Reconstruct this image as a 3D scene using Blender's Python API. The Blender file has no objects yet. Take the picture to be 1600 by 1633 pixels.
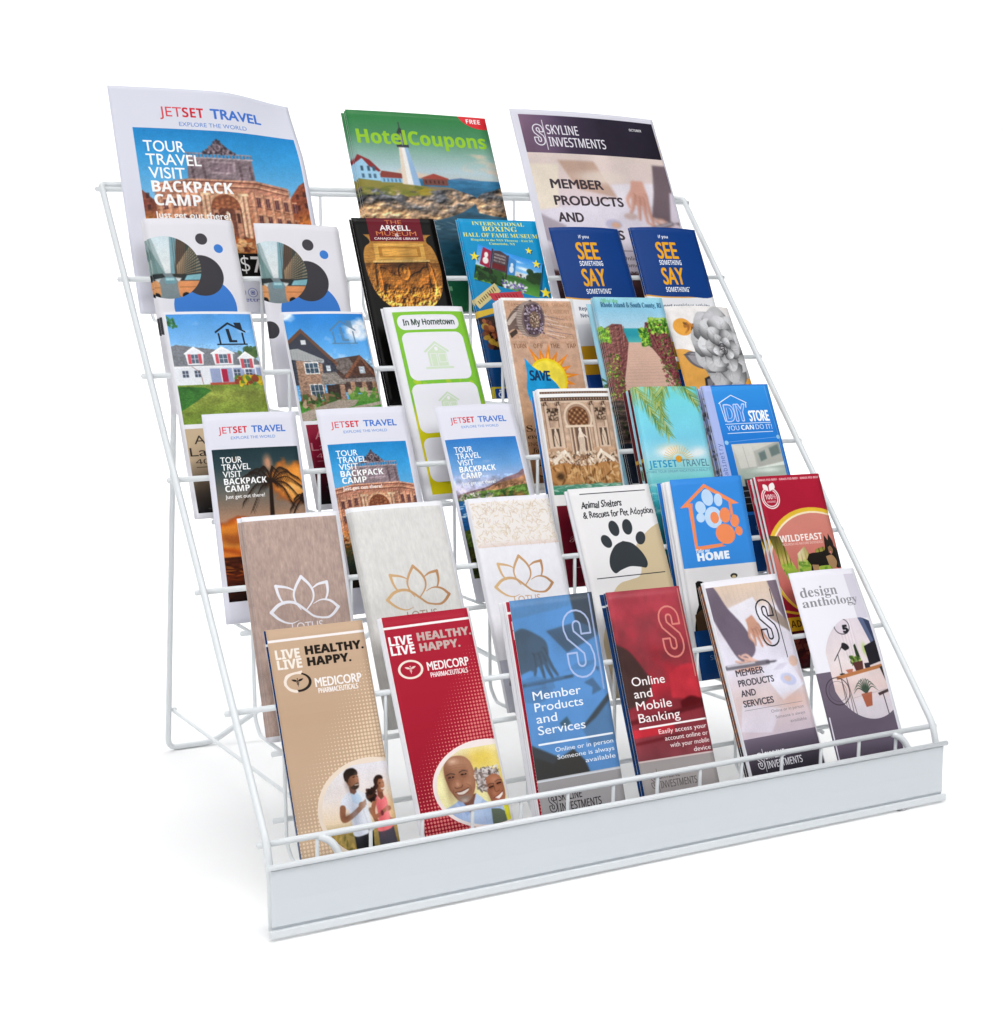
import bpy, bmesh, math, os, random
import numpy as np
from mathutils import Vector, Matrix

SC = bpy.context.scene
COL = SC.collection

# ---------------------------------------------------------------------------------------------
# camera (solved from the rack's own wires), studio light, exposure
# ---------------------------------------------------------------------------------------------
cam = bpy.data.cameras.new('camera')
cam.sensor_fit, cam.sensor_width, cam.lens = 'HORIZONTAL', 36.0, 2482.72 / 1600 * 36.0
cam.clip_start, cam.clip_end = .05, 60
cam_ob = bpy.data.objects.new('camera', cam)
cam_ob.location = (-.405327, -1.206497, .532459)
cam_ob.rotation_euler = [math.radians(a) for a in (82.004428, .462993, -27.722222)]
COL.objects.link(cam_ob)
SC.camera = cam_ob

world = bpy.data.worlds.new('World')
SC.world = world
world.use_nodes = True
bg = world.node_tree.nodes['Background']
bg.inputs['Color'].default_value = (.86, .92, 1.0, 1)
bg.inputs['Strength'].default_value = .075


def softbox(name, loc, aim, size, power, color=(1, 1, 1), spread=180):
    li = bpy.data.lights.new(name, 'AREA')
    li.shape, li.size, li.size_y, li.energy, li.color = 'RECTANGLE', size[0], size[1], power, color
    li.spread = math.radians(spread)
    ob = bpy.data.objects.new(name, li)
    ob.location = loc
    ob.rotation_euler = (Vector(aim) - Vector(loc)).to_track_quat('-Z', 'Y').to_euler()
    COL.objects.link(ob)


softbox('overhead_softbox', (.3, -1.0, 2.5), (.42, -.35, 0), (3.6, 2.8), 48)
softbox('front_softbox', (.1, -2.4, 1.35), (.42, .0, .0), (2.0, 1.2), 1.2)
softbox('floor_fill_light', (.4, -1.5, 2.3), (.4, -1.2, 0), (3.4, 1.4), 20, spread=95)  # added unseen area light that brightens the floor in front of the rack
softbox('left_softbox', (-2.3, -.9, 1.5), (.37, .2, .3), (1.4, 1.4), 21)
softbox('backdrop_softbox', (1.1, 1.25, 3.1), (1.2, 2.3, .7), (5.2, .8), 69, spread=105)

SC.view_settings.view_transform = 'Standard'
SC.view_settings.look = 'None'
SC.view_settings.gamma = 1
SC.view_settings.exposure = 0
SC.view_settings.use_curve_mapping = False
SC.cycles.use_denoising = True
SC.cycles.max_bounces = 8


# ---------------------------------------------------------------------------------------------
# helpers
# ---------------------------------------------------------------------------------------------
def tag(o, label=None, cat=None, group=None, kind=None):
    for k, v in (('label', label), ('category', cat), ('group', group), ('kind', kind)):
        if v:
            o[k] = v
    return o


def empty(name, M=None):
    o = bpy.data.objects.new(name, None)
    o.empty_display_size = .02
    if M is not None:
        o.matrix_world = M
    COL.objects.link(o)
    return o


def link(name, me, mats, parent=None, smooth=True):
    for m in mats:
        me.materials.append(m)
    if smooth:
        for p in me.polygons:
            p.use_smooth = True
    o = bpy.data.objects.new(name, me)
    o.parent = parent
    COL.objects.link(o)
    return o


def principled(name, col, rough=.5, noise=None, bump=None, spec=.5):
    m = bpy.data.materials.new(name)
    m.use_nodes = True
    nt = m.node_tree
    b = nt.nodes['Principled BSDF']
    b.inputs['Base Color'].default_value = (*col, 1)
    b.inputs['Roughness'].default_value = rough
    b.inputs['Specular IOR Level'].default_value = spec
    tc = nt.nodes.new('ShaderNodeTexCoord')
    if noise:
        n = nt.nodes.new('ShaderNodeTexNoise')
        n.inputs['Scale'].default_value = noise[0]
        mx = nt.nodes.new('ShaderNodeMix')
        mx.data_type = 'RGBA'
        mx.inputs['A'].default_value = (*[c * (1 - noise[1]) for c in col], 1)
        mx.inputs['B'].default_value = (*[min(1, c * (1 + noise[1])) for c in col], 1)
        nt.links.new(tc.outputs['Object'], n.inputs['Vector'])
        nt.links.new(n.outputs['Fac'], mx.inputs['Factor'])
        nt.links.new(mx.outputs['Result'], b.inputs['Base Color'])
    if bump:
        n = nt.nodes.new('ShaderNodeTexNoise')
        n.inputs['Scale'].default_value = bump[0]
        bp = nt.nodes.new('ShaderNodeBump')
        bp.inputs['Strength'].default_value = bump[1]
        bp.inputs['Distance'].default_value = .0004
        nt.links.new(tc.outputs['Object'], n.inputs['Vector'])
        nt.links.new(n.outputs['Fac'], bp.inputs['Height'])
        nt.links.new(bp.outputs['Normal'], b.inputs['Normal'])
    return m


def print_mat(name, image, rough, spec):
    """printed sheet: the generated artwork under a faint paper grain and gloss variation"""
    m = principled(name, (.8, .8, .8), rough, bump=(900, .05), spec=spec)
    nt = m.node_tree
    b = nt.nodes['Principled BSDF']
    tx = nt.nodes.new('ShaderNodeTexImage')
    tx.image = image
    tx.extension = 'EXTEND'
    uv = nt.nodes.new('ShaderNodeUVMap')
    uv.uv_map = 'print'
    nt.links.new(uv.outputs['UV'], tx.inputs['Vector'])
    nt.links.new(tx.outputs['Color'], b.inputs['Base Color'])
    return m


def rounded(pts, r, n=5):
    """polyline with its corners rounded to radius r"""
    p = [Vector(q) for q in pts]
    out = [p[0]]
    for a, b, c in zip(p, p[1:], p[2:]):
        u, v = (a - b), (c - b)
        k = min(r, u.length * .49, v.length * .49)
        s, e = b + u.normalized() * k, b + v.normalized() * k
        for t in range(n + 1):
            t /= n
            out.append(s * (1 - t) ** 2 + b * 2 * t * (1 - t) + e * t * t)
    out.append(p[-1])
    return out


def tube_into(bm, pts, r, seg=10):
    pts = [Vector(p) for p in pts]
    n = len(pts)
    d = [(pts[min(k + 1, n - 1)] - pts[max(k - 1, 0)]).normalized() for k in range(n)]
    up = Vector((0, 0, 1)) if abs(d[0].z) < .9 else Vector((1, 0, 0))
    x = d[0].cross(up).normalized()
    rings = []
    for k in range(n):
        x = (x - d[k] * x.dot(d[k])).normalized()
        y = d[k].cross(x)
        rings.append([bm.verts.new(pts[k] + (x * math.cos(a) + y * math.sin(a)) * r) for a in [i * 2 * math.pi / seg for i in range(seg)]])
    for A, B in zip(rings, rings[1:]):
        for i in range(seg):
            bm.faces.new((A[i], A[(i + 1) % seg], B[(i + 1) % seg], B[i]))
    for R, s, dd in ((rings[0], -1, d[0]), (rings[-1], 1, d[-1])):
        c = bm.verts.new(R[0].co * 0 + sum((v.co for v in R), Vector()) / seg + dd * s * r * .45)
        for i in range(seg):
            f = (R[i], R[(i + 1) % seg], c)
            bm.faces.new(f if s > 0 else f[::-1])


def tube(name, pts, r, mat, parent, seg=10):
    bm = bmesh.new()
    tube_into(bm, pts, r, seg)
    bmesh.ops.recalc_face_normals(bm, faces=bm.faces)
    me = bpy.data.meshes.new(name)
    bm.to_mesh(me)
    bm.free()
    return link(name, me, [mat], parent)


def extrude_profile(name, prof, x0, x1, mat, parent):
    """closed (y,z) outline carried along the rack's width"""
    bm = bmesh.new()
    A = [bm.verts.new((x0, y, z)) for y, z in prof]
    B = [bm.verts.new((x1, y, z)) for y, z in prof]
    n = len(prof)
    for i in range(n):
        bm.faces.new((A[i], A[(i + 1) % n], B[(i + 1) % n], B[i]))
    bm.faces.new(A[::-1])
    bm.faces.new(B)
    bmesh.ops.recalc_face_normals(bm, faces=bm.faces)
    me = bpy.data.meshes.new(name)
    bm.to_mesh(me)
    bm.free()
    return link(name, me, [mat], parent, smooth=False)


# ---------------------------------------------------------------------------------------------
# the white sweep the rack stands on
# ---------------------------------------------------------------------------------------------
WHITE = principled('white_sweep_paper', (.93, .93, .93), .9, noise=(3, .01), spec=.1)
prof = [(-4.0, 0)] + [(1.3 + 1.0 * math.sin(a), 1.0 - 1.0 * math.cos(a)) for a in [i * math.pi / 40 for i in range(21)]] + [(2.3, 3.2)]
bm = bmesh.new()
rows = [[bm.verts.new((x, y, z - .003)) for x in (-4, -1, 1.7, 5)] for y, z in prof]
for a, b in zip(rows, rows[1:]):
    for i in range(3):
        bm.faces.new((a[i], a[i + 1], b[i + 1], b[i]))
me = bpy.data.meshes.new('backdrop')
bm.to_mesh(me)
bm.free()
tag(link('backdrop', me, [WHITE]), 'seamless white studio sweep under and behind the rack', 'backdrop', kind='structure')

# ---------------------------------------------------------------------------------------------
# the wire rack: rails every tier, supporting wires, easel leg, sign holder
# ---------------------------------------------------------------------------------------------
W, Z1, DY, DZ, DROP = .737, .07525, .07782, .09489, .0434
RY = lambda i: (i - 1) * DY
RZ = lambda i: Z1 + (i - 1) * DZ
WIRE = principled('white_powder_coat', (.74, .77, .79), .34, noise=(40, .015), bump=(500, .05))
SIGN = principled('white_sign_plastic', (.66, .70, .735), .32, noise=(6, .012), bump=(60, .02))
SIGN_EDGE = principled('white_sign_edge', (.72, .75, .775), .34, noise=(20, .012), bump=(80, .03))
RUBBER = principled('grey_rubber', (.5, .5, .52), .7, noise=(80, .1))

rack = tag(empty('literature_rack'), 'white wire countertop rack of six sloping tiers filled with brochures', 'rack')
# outer frame: one thick wire, up the left side, across the top, down the right side
side = [(-.0122, .004), (-.0120, .045), (-.0085, .062), (-.0030, Z1 + .004)]
L = [(0, y, z) for y, z in side] + [(0, RY(7) + .002, RZ(7) + .004), (.004, RY(7) + .006, RZ(7) + .005)]
R = [(W - x, y, z) for x, y, z in L][::-1]
tube('outer_frame', rounded(L + R, .012), .0034, WIRE, rack, 14)
for i in range(1, 8):
    tube('rail', [(-.0065, RY(i), RZ(i)), (W + .0065, RY(i), RZ(i))], .0028, WIRE, rack, 12)
for i in range(1, 7):
    tube('shelf_rail', [(.036, RY(i) + (.003 if i > 1 else 0), RZ(i) - DROP), (W - .036, RY(i) + (.003 if i > 1 else 0), RZ(i) - DROP)], .0025, WIRE, rack, 10)
tube('lower_rail', [(.036, RY(2) + .004, .0646), (W - .036, RY(2) + .004, .0646)], .0025, WIRE, rack, 10)
POSTS = [.0465 + k * .0495 for k in range(14)]
proto = {}
for i in range(1, 7):
    yb, fz = RY(i + 1), RZ(i) - DROP
    for k, x in enumerate(POSTS):
        if i not in proto:
            pts = [(0, yb, RZ(i + 1)), (0, yb, fz + .013), (0, yb - .013, fz), (0, RY(i) + .001, fz)]
            if i == 1:
                pts += [(0, 0, RZ(1))]
            proto[i] = tube('support_wire', rounded(pts, .006, 4), .0018, WIRE, rack, 8)
            o = proto[i]
        else:
            o = proto[i].copy()
            COL.objects.link(o)
        o.location.x = x
for s, x in ((1, .0465), (-1, W - .054)):
    tube('corner_bracket', rounded([(x + .002, .0, Z1 - .001), (x + .012, -.004, Z1 - .006), (x + .019, -.011, Z1 - .022), (x + .020, -.013, .02)], .01), .0034, WIRE, rack, 10)
FY = .5665
leg = [(.081, RY(7) + .002, RZ(7) - .006), (.074, FY, .0006), (.128, FY, .0006), (W / 2, FY - .03, .142), (W - .128, FY, .0006), (W - .074, FY, .0006), (W - .081, RY(7) + .002, RZ(7) - .006)]
tube('rear_leg', rounded(leg, .012), .0034, WIRE, rack, 12)
for x in (.0795, W - .0795):
    tube('brace', rounded([(x - .006, FY - .004, .047), (x + .003, FY - .009, .050), (x, FY - .012, .048), (x, RY(2) + .006, .061), (x, RY(2), .060)], .004), .0021, WIRE, rack, 8)
# sign holder across the front: panel with a rolled top rim and a bottom channel
SY = -.0185
panel = [(SY + .0022, .004), (SY + .0022, .0600), (SY + .0010, .0600), (SY + .0010, .0584), (SY, .0576), (SY + .0004, .048), (SY + .0009, .030), (SY + .0004, .014), (SY, .0090), (SY + .0014, .0082), (SY + .0014, .004)]
sign = extrude_profile('sign_panel', panel, -.002, W + .002, SIGN, rack)
tube('top_rim', [(-.004, SY - .0005, .0612), (W + .006, SY - .0002, .0612)], .0025, SIGN_EDGE, sign, 14)
lip = [(SY + .001, .0), (SY + .001, .0062), (SY - .0016, .0064), (SY - .0026, .0060), (SY - .0034, .0010), (SY - .0028, .0)]
extrude_profile('bottom_rim', lip, -.004, W + .005, SIGN_EDGE, sign)
for x in (.09, W - .052):
    bm = bmesh.new()
    bmesh.ops.create_cone(bm, cap_ends=True, segments=20, radius1=.005, radius2=.006, depth=.003, matrix=Matrix.Translation((x, SY + .010 - .007 * (x > .5), -.0015)))
    me = bpy.data.meshes.new('rubber_foot')
    bm.to_mesh(me)
    bm.free()
    link('rubber_foot', me, [RUBBER], rack)
# ---------------------------------------------------------------------------------------------
# print shop: paints the printed covers as generated images (numpy), one per design
# ---------------------------------------------------------------------------------------------
def C(h):
    h = h.lstrip('#')
    return np.array([int(h[i:i + 2], 16) / 255 for i in (0, 2, 4)])


def cover(E, W, H):
    """signed-area scanline coverage of closed outlines given as edges (n,4) in pixels"""
    E = np.asarray(E, float)
    SS = 4
    xa, ya = max(0, int(np.floor(min(E[:, 0].min(), E[:, 2].min())))), max(0, int(np.floor(min(E[:, 1].min(), E[:, 3].min()))))
    xb, yb = min(W, int(np.ceil(max(E[:, 0].max(), E[:, 2].max()))) + 1), min(H, int(np.ceil(max(E[:, 1].max(), E[:, 3].max()))) + 1)
    if xb <= xa or yb <= ya:
        return None
    w, h = xb - xa, yb - ya
    x0, y0, x1, y1 = E[:, 0] - xa, (E[:, 1] - ya) * SS, E[:, 2] - xa, (E[:, 3] - ya) * SS
    sg = np.where(y1 > y0, 1., -1.)
    lo = np.clip(np.ceil(np.minimum(y0, y1) - .5), 0, h * SS).astype(int)
    hi = np.clip(np.ceil(np.maximum(y0, y1) - .5), 0, h * SS).astype(int)
    n = hi - lo
    k = n > 0
    if not k.any():
        return None
    x0, y0, x1, y1, sg, lo, n = x0[k], y0[k], x1[k], y1[k], sg[k], lo[k], n[k]
    idx = np.repeat(np.arange(len(n)), n)
    off = np.arange(n.sum()) - np.repeat(np.cumsum(n) - n, n)
    r = lo[idx] + off
    x = x0[idx] + (r + .5 - y0[idx]) / (y1[idx] - y0[idx]) * (x1[idx] - x0[idx])
    x = np.clip(x, 0, w)
    i = np.minimum(x.astype(int), w)
    fr = x - i
    D = np.zeros((h * SS, w + 2))
    np.add.at(D, (r, i), sg[idx] * (1 - fr))
    np.add.at(D, (r, i + 1), sg[idx] * fr)
    m = np.clip(np.abs(np.cumsum(D, 1)[:, :w]), 0, 1).reshape(h, SS, w).mean(1)
    return (slice(ya, yb), slice(xa, xb)), m


FONTS = {'n': 'NotoSansMath-Regular.woff2', 'm': 'DejaVuSansMono.woff2'}
MAPS = {'b': (0x1D5D4, 0x1D5EE, 0x1D7EC), 's': (0x1D400, 0x1D41A, 0x1D7CE), 'i': (0x1D434, 0x1D44E, 0),
        'c': (0x1D4D0, 0x1D4EA, 0), 'k': (0x1D468, 0x1D482, 0)}
_fonts, _glyph = {}, {}


def font_for(key):
    if key == 'g':
        return None
    f = FONTS.get(key, FONTS['n'])
    if f not in _fonts:
        try:
            _fonts[f] = bpy.data.fonts.load(os.path.join(bpy.utils.system_resource('DATAFILES', path='fonts'), f))
        except Exception:
            _fonts[f] = None
    return _fonts[f]


def glyphs(s, key):
    if (s, key) in _glyph:
        return _glyph[(s, key)]
    ft = font_for(key)
    t = s
    if key in MAPS and ft is not None:
        A, a, d = MAPS[key]
        t = ''.join(chr(A + ord(c) - 65) if 'A' <= c <= 'Z' else ('\u210e' if key == 'i' and c == 'h' else chr(a + ord(c) - 97)) if 'a' <= c <= 'z'
                    else chr(d + ord(c) - 48) if d and '0' <= c <= '9' else c for c in s)
    cu = bpy.data.curves.new('lettering', 'FONT')
    cu.body = t
    cu.resolution_u = 4
    if ft:
        cu.font = ft
    ob = bpy.data.objects.new('lettering', cu)
    me = bpy.data.meshes.new_from_object(ob)
    me.calc_loop_triangles()
    v = np.empty(len(me.vertices) * 3)
    me.vertices.foreach_get('co', v)
    v = v.reshape(-1, 3)[:, :2]
    tr = np.empty(len(me.loop_triangles) * 3, dtype=np.int32)
    me.loop_triangles.foreach_get('vertices', tr)
    tr = tr.reshape(-1, 3)
    P = v[tr]
    ar = (P[:, 1, 0] - P[:, 0, 0]) * (P[:, 2, 1] - P[:, 0, 1]) - (P[:, 1, 1] - P[:, 0, 1]) * (P[:, 2, 0] - P[:, 0, 0])
    P[ar < 0] = P[ar < 0][:, ::-1]
    bpy.data.objects.remove(ob)
    bpy.data.curves.remove(cu)
    bpy.data.meshes.remove(me)
    _glyph[(s, key)] = P
    return P


class Art:
    def __init__(s, asp, W=400, bg='#f1f0f5'):
        s.W, s.H = W, int(round(W * asp))
        s.a = np.empty((s.H, s.W, 3))
        s.a[:] = C(bg)
        s.U = (np.arange(W) + .5)[None, :] / W
        s.V = (np.arange(s.H) + .5)[:, None] / W

    def mix(s, sl, m, col, al=1.):
        if isinstance(col, str):
            col = C(col)
        m = (m * al)[..., None]
        s.a[sl] = s.a[sl] * (1 - m) + np.asarray(col) * m

    def poly(s, pts, col, al=1., soft=None):
        p = np.asarray(pts, float) * s.W
        r = cover(np.concatenate([p, np.roll(p, -1, 0)], 1), s.W, s.H)
        if r:
            if callable(col):
                col = col(s, r[0])
            s.mix(r[0], r[1], col, al)

    def rect(s, x0, y0, x1, y1, col, al=1.):
        s.poly([(x0, y0), (x1, y0), (x1, y1), (x0, y1)], col, al)

    def rrect(s, x0, y0, x1, y1, r, col, al=1.):
        p = []
        for cx, cy, a0 in ((x1 - r, y0 + r, -90), (x1 - r, y1 - r, 0), (x0 + r, y1 - r, 90), (x0 + r, y0 + r, 180)):
            p += [(cx + r * math.cos(math.radians(a0 + t)), cy + r * math.sin(math.radians(a0 + t))) for t in range(0, 91, 15)]
        s.poly(p, col, al)

    def ell(s, cx, cy, rx, ry=None, col='#000000', al=1., rot=0., blur=0.):
        ry = ry or rx
        if blur:
            c, sn = math.cos(rot), math.sin(rot)
            dx, dy = s.U - cx, s.V - cy
            d = np.sqrt(((dx * c + dy * sn) / rx) ** 2 + ((-dx * sn + dy * c) / ry) ** 2)
            s.mix((slice(None), slice(None)), np.clip((1 + blur - d) / (2 * blur), 0, 1) ** 1.5, col, al)
            return
        t = np.linspace(0, 2 * np.pi, 49)[:-1]
        x, y = rx * np.cos(t), ry * np.sin(t)
        c, sn = math.cos(rot), math.sin(rot)
        s.poly(np.stack([cx + x * c - y * sn, cy + x * sn + y * c], 1), col, al)

    def dist(s, pts, pad):
        p = np.asarray(pts, float)
        x0, y0 = np.floor((p.min(0) - pad) * s.W).astype(int)
        x1, y1 = np.ceil((p.max(0) + pad) * s.W).astype(int) + 1
        x0, y0, x1, y1 = max(0, x0), max(0, y0), min(s.W, x1), min(s.H, y1)
        if x1 <= x0 or y1 <= y0:
            return None
        sl = (slice(y0, y1), slice(x0, x1))
        U, V = s.U[:, sl[1]], s.V[sl[0]]
        return sl, U, V, p

    def line(s, pts, w, col, al=1., w1=None):
        """stroke with round ends; w may taper to w1"""
        r = s.dist(pts, max(w, w1 or 0))
        if not r:
            return
        sl, U, V, p = r
        n = len(p) - 1
        m = None
        for k in range(n):
            a, b = p[k], p[k + 1]
            d = b - a
            L = d @ d + 1e-12
            t = np.clip(((U - a[0]) * d[0] + (V - a[1]) * d[1]) / L, 0, 1)
            dd = np.hypot(U - a[0] - t * d[0], V - a[1] - t * d[1])
            ww = w if w1 is None else w + (w1 - w) * (k + t) / n
            q = np.clip((ww / 2 - dd) * s.W + .5, 0, 1)
            m = q if m is None else np.maximum(m, q)
        s.mix(sl, m, col if not callable(col) else col(s, sl), al)

    def text(s, t, x0, x1, yb, cap, col, font='g', bold=0., al=1., rot=0., warp=None):
        P = glyphs(t, font)
        if not len(P):
            return
        Hh = glyphs('H', font)
        ch = Hh[..., 1].max()
        mn, mx = P[..., 0].min(), P[..., 0].max()
        sy = cap / ch
        sx = (x1 - x0 - bold) / (mx - mn) if x1 else sy
        X = (P[..., 0] - mn) * sx + bold / 2
        Y = -P[..., 1] * sy
        if rot:
            c, sn = math.cos(rot), math.sin(rot)
            X, Y = X * c - Y * sn, X * sn + Y * c
        if warp:
            X, Y = warp(X, Y)
        X, Y = (X + x0) * s.W, (Y + yb) * s.W
        E = np.stack([X, Y, np.roll(X, -1, 1), np.roll(Y, -1, 1)], -1).reshape(-1, 4)
        M = np.zeros((s.H, s.W)) if bold else None
        if bold:
            b = bold / 2 * s.W
            for dx, dy in ((b, 0), (-b, 0), (0, b * .7), (0, -b * .7), (b * .7, b * .5), (-b * .7, b * .5), (b * .7, -b * .5), (-b * .7, -b * .5), (0, 0)):
                r = cover(E + np.array([dx, dy, dx, dy]), s.W, s.H)
                if r:
                    M[r[0]] = np.maximum(M[r[0]], r[1])
            s.mix((slice(None), slice(None)), M, col, al)
        else:
            r = cover(E, s.W, s.H)
            if r:
                s.mix(r[0], r[1], col, al)

    def grad(s, stops, x0=0, y0=0, x1=9, y1=99, horiz=False, al=1., mask=None):
        xs = [a for a, _ in stops]
        cs = np.stack([C(b) for _, b in stops])
        t = (s.U + 0 * s.V) if horiz else (s.V + 0 * s.U)
        col = np.stack([np.interp(t, xs, cs[:, k]) for k in range(3)], -1)
        m = ((s.U >= x0) & (s.U < x1) & (s.V >= y0) & (s.V < y1)).astype(float)
        if mask is not None:
            m = m * mask
        s.mix((slice(None), slice(None)), m, col, al)

    def fbm(s, fx, fy=None, seed=0, octs=4, gain=.5):
        fy = fy or fx
        rs = np.random.RandomState(seed)
        out, amp, tot = np.zeros((s.H, s.W)), 1., 0.
        for o in range(octs):
            nx, ny = int(np.ceil(fx)) + 2, int(np.ceil(fy * s.H / s.W)) + 2
            g = rs.rand(ny + 1, nx + 1)
            x, y = s.U[0] * fx, s.V[:, 0] * fy
            xi, yi = x.astype(int), y.astype(int)
            xf, yf = x - xi, y - yi
            xf, yf = xf * xf * (3 - 2 * xf), (yf * yf * (3 - 2 * yf))[:, None]
            a = g[yi][:, xi] * (1 - xf) + g[yi][:, xi + 1] * xf
            b = g[yi + 1][:, xi] * (1 - xf) + g[yi + 1][:, xi + 1] * xf
            out += amp * (a * (1 - yf) + b * yf)
            tot += amp
            amp *= gain
            fx, fy = fx * 2, fy * 2
        return out / tot

    def tex(s, f, amt, x0=0, y0=0, x1=9, y1=99, mask=None):
        """multiply by a noise field (grain of the printed picture)"""
        m = ((s.U >= x0) & (s.U < x1) & (s.V >= y0) & (s.V < y1)).astype(float)
        if mask is not None:
            m = m * mask
        s.a *= 1 + ((f - .5) * 2 * amt * m)[..., None]
        np.clip(s.a, 0, 1, out=s.a)

    def blend(s, f, lo, hi, col, al=1., x0=0, y0=0, x1=9, y1=99):
        m = np.clip((f - lo) / (hi - lo), 0, 1) * ((s.U >= x0) & (s.U < x1) & (s.V >= y0) & (s.V < y1))
        s.mix((slice(None), slice(None)), m, col, al)

    def paste(s, b, x0, y0, x1, y1, al=1., clip=None):
        """place another picture in a box of this one"""
        X0, Y0, X1, Y1 = [int(round(q * s.W)) for q in (x0, y0, x1, y1)]
        cx0, cy0, cx1, cy1 = max(0, X0), max(0, Y0), min(s.W, X1), min(s.H, Y1)
        ix = np.clip((np.arange(cx0, cx1) + .5 - X0) / (X1 - X0) * b.W, 0, b.W - 1).astype(int)
        iy = np.clip((np.arange(cy0, cy1) + .5 - Y0) / (Y1 - Y0) * b.H, 0, b.H - 1).astype(int)
        m = np.ones((cy1 - cy0, cx1 - cx0))
        if clip is not None:
            m = clip[cy0:cy1, cx0:cx1]
        s.mix((slice(cy0, cy1), slice(cx0, cx1)), m, b.a[iy][:, ix], al)

    def disc(s, cx, cy, r, ry=None):
        d = np.sqrt((s.U - cx) ** 2 + ((s.V - cy) * (r / (ry or r))) ** 2)
        return np.clip((r - d) * s.W + .5, 0, 1)

    def blurred(s, f, r):
        """gaussian blur of a field (H,W[,3]) by r in width units"""
        k = max(1, int(math.ceil(r * s.W * 2.2)))
        w = np.exp(-.5 * (np.arange(-k, k + 1) / max(.3, r * s.W)) ** 2)
        w /= w.sum()
        for ax in (0, 1):
            pad = [(0, 0)] * f.ndim
            pad[ax] = (k, k)
            g = np.pad(f, pad, mode='edge')
            n = f.shape[ax]
            f = sum(wk * (g[i:i + n] if ax == 0 else g[:, i:i + n]) for i, wk in enumerate(w))
        return f

    def photo(s, r=.005, grain=.05, vary=.08, seed=1):
        """what a camera does to a picture: soft edges, uneven tone, film grain"""
        s.a = s.blurred(s.a, r)
        s.tex(s.fbm(4, seed=seed, octs=3), vary)
        s.tex(s.fbm(s.W / 3.2, seed=seed + 1, octs=2), grain)

    def relief(s, f, amt, mask=None, soft=.003):
        """emboss a height field into the picture (carving, rock, foliage) lit from the upper left"""
        f = s.blurred(f, soft)
        gy, gx = np.gradient(f * s.W)
        sh = -gx - gy * 1.2
        m = np.ones_like(sh) if mask is None else mask
        sd = math.sqrt((sh * sh * m).sum() / max(1., m.sum())) + 1e-9
        sh = np.clip(sh / sd * amt, -.7, .8) * m
        s.a = np.clip(s.a * (1 + sh[..., None]), 0, 1)

    def area(s, pts):
        """coverage of an outline as a full-size mask"""
        e = np.asarray(pts, float) * s.W
        m = np.zeros((s.H, s.W))
        r = cover(np.concatenate([e, np.roll(e, -1, 0)], 1), s.W, s.H)
        if r:
            m[r[0]] = r[1]
        return m

    def dabs(s, n, box, rx, ry, cols, seed=0, al=.8, rot=None):
        rs = np.random.RandomState(seed)
        for k in range(n):
            x, y = box[0] + rs.rand() * (box[2] - box[0]), box[1] + rs.rand() * (box[3] - box[1])
            q = .5 + rs.rand()
            s.ell(x, y, rx * q, ry * (.5 + rs.rand()), cols[rs.randint(len(cols))], al, rs.rand() * 3 if rot is None else rot + rs.randn() * .2)

    def tint(s, lo, hi, gamma=1.):
        g = (s.a @ np.array([.3, .59, .11])) ** gamma
        s.a = C(lo) + (C(hi) - C(lo)) * g[..., None]


def spline(pts, n=8):
    p = np.asarray(pts, float)
    q = np.concatenate([[2 * p[0] - p[1]], p, [2 * p[-1] - p[-2]]])
    out = []
    for k in range(1, len(q) - 2):
        for t in np.arange(n) / n:
            out.append(.5 * (2 * q[k] + (q[k + 1] - q[k - 1]) * t + (2 * q[k - 1] - 5 * q[k] + 4 * q[k + 1] - q[k + 2]) * t * t
                             + (3 * q[k] - q[k - 1] - 3 * q[k + 1] + q[k + 2]) * t ** 3))
    out.append(p[-1])
    return np.array(out)


def to_image(art, name):
    im = bpy.data.images.new(name, art.W, art.H)
    px = np.ones((art.H, art.W, 4), dtype=np.float32)
    px[..., :3] = np.clip(art.a[::-1], 0, 1)
    im.pixels.foreach_set(px.ravel())
    im.pack()
    return im
# ---- printed pictures shared by several covers ------------------------------------------------
STONE = ['#c79a78', '#a8745a', '#d9b394', '#8d5a48', '#b98468']


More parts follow.
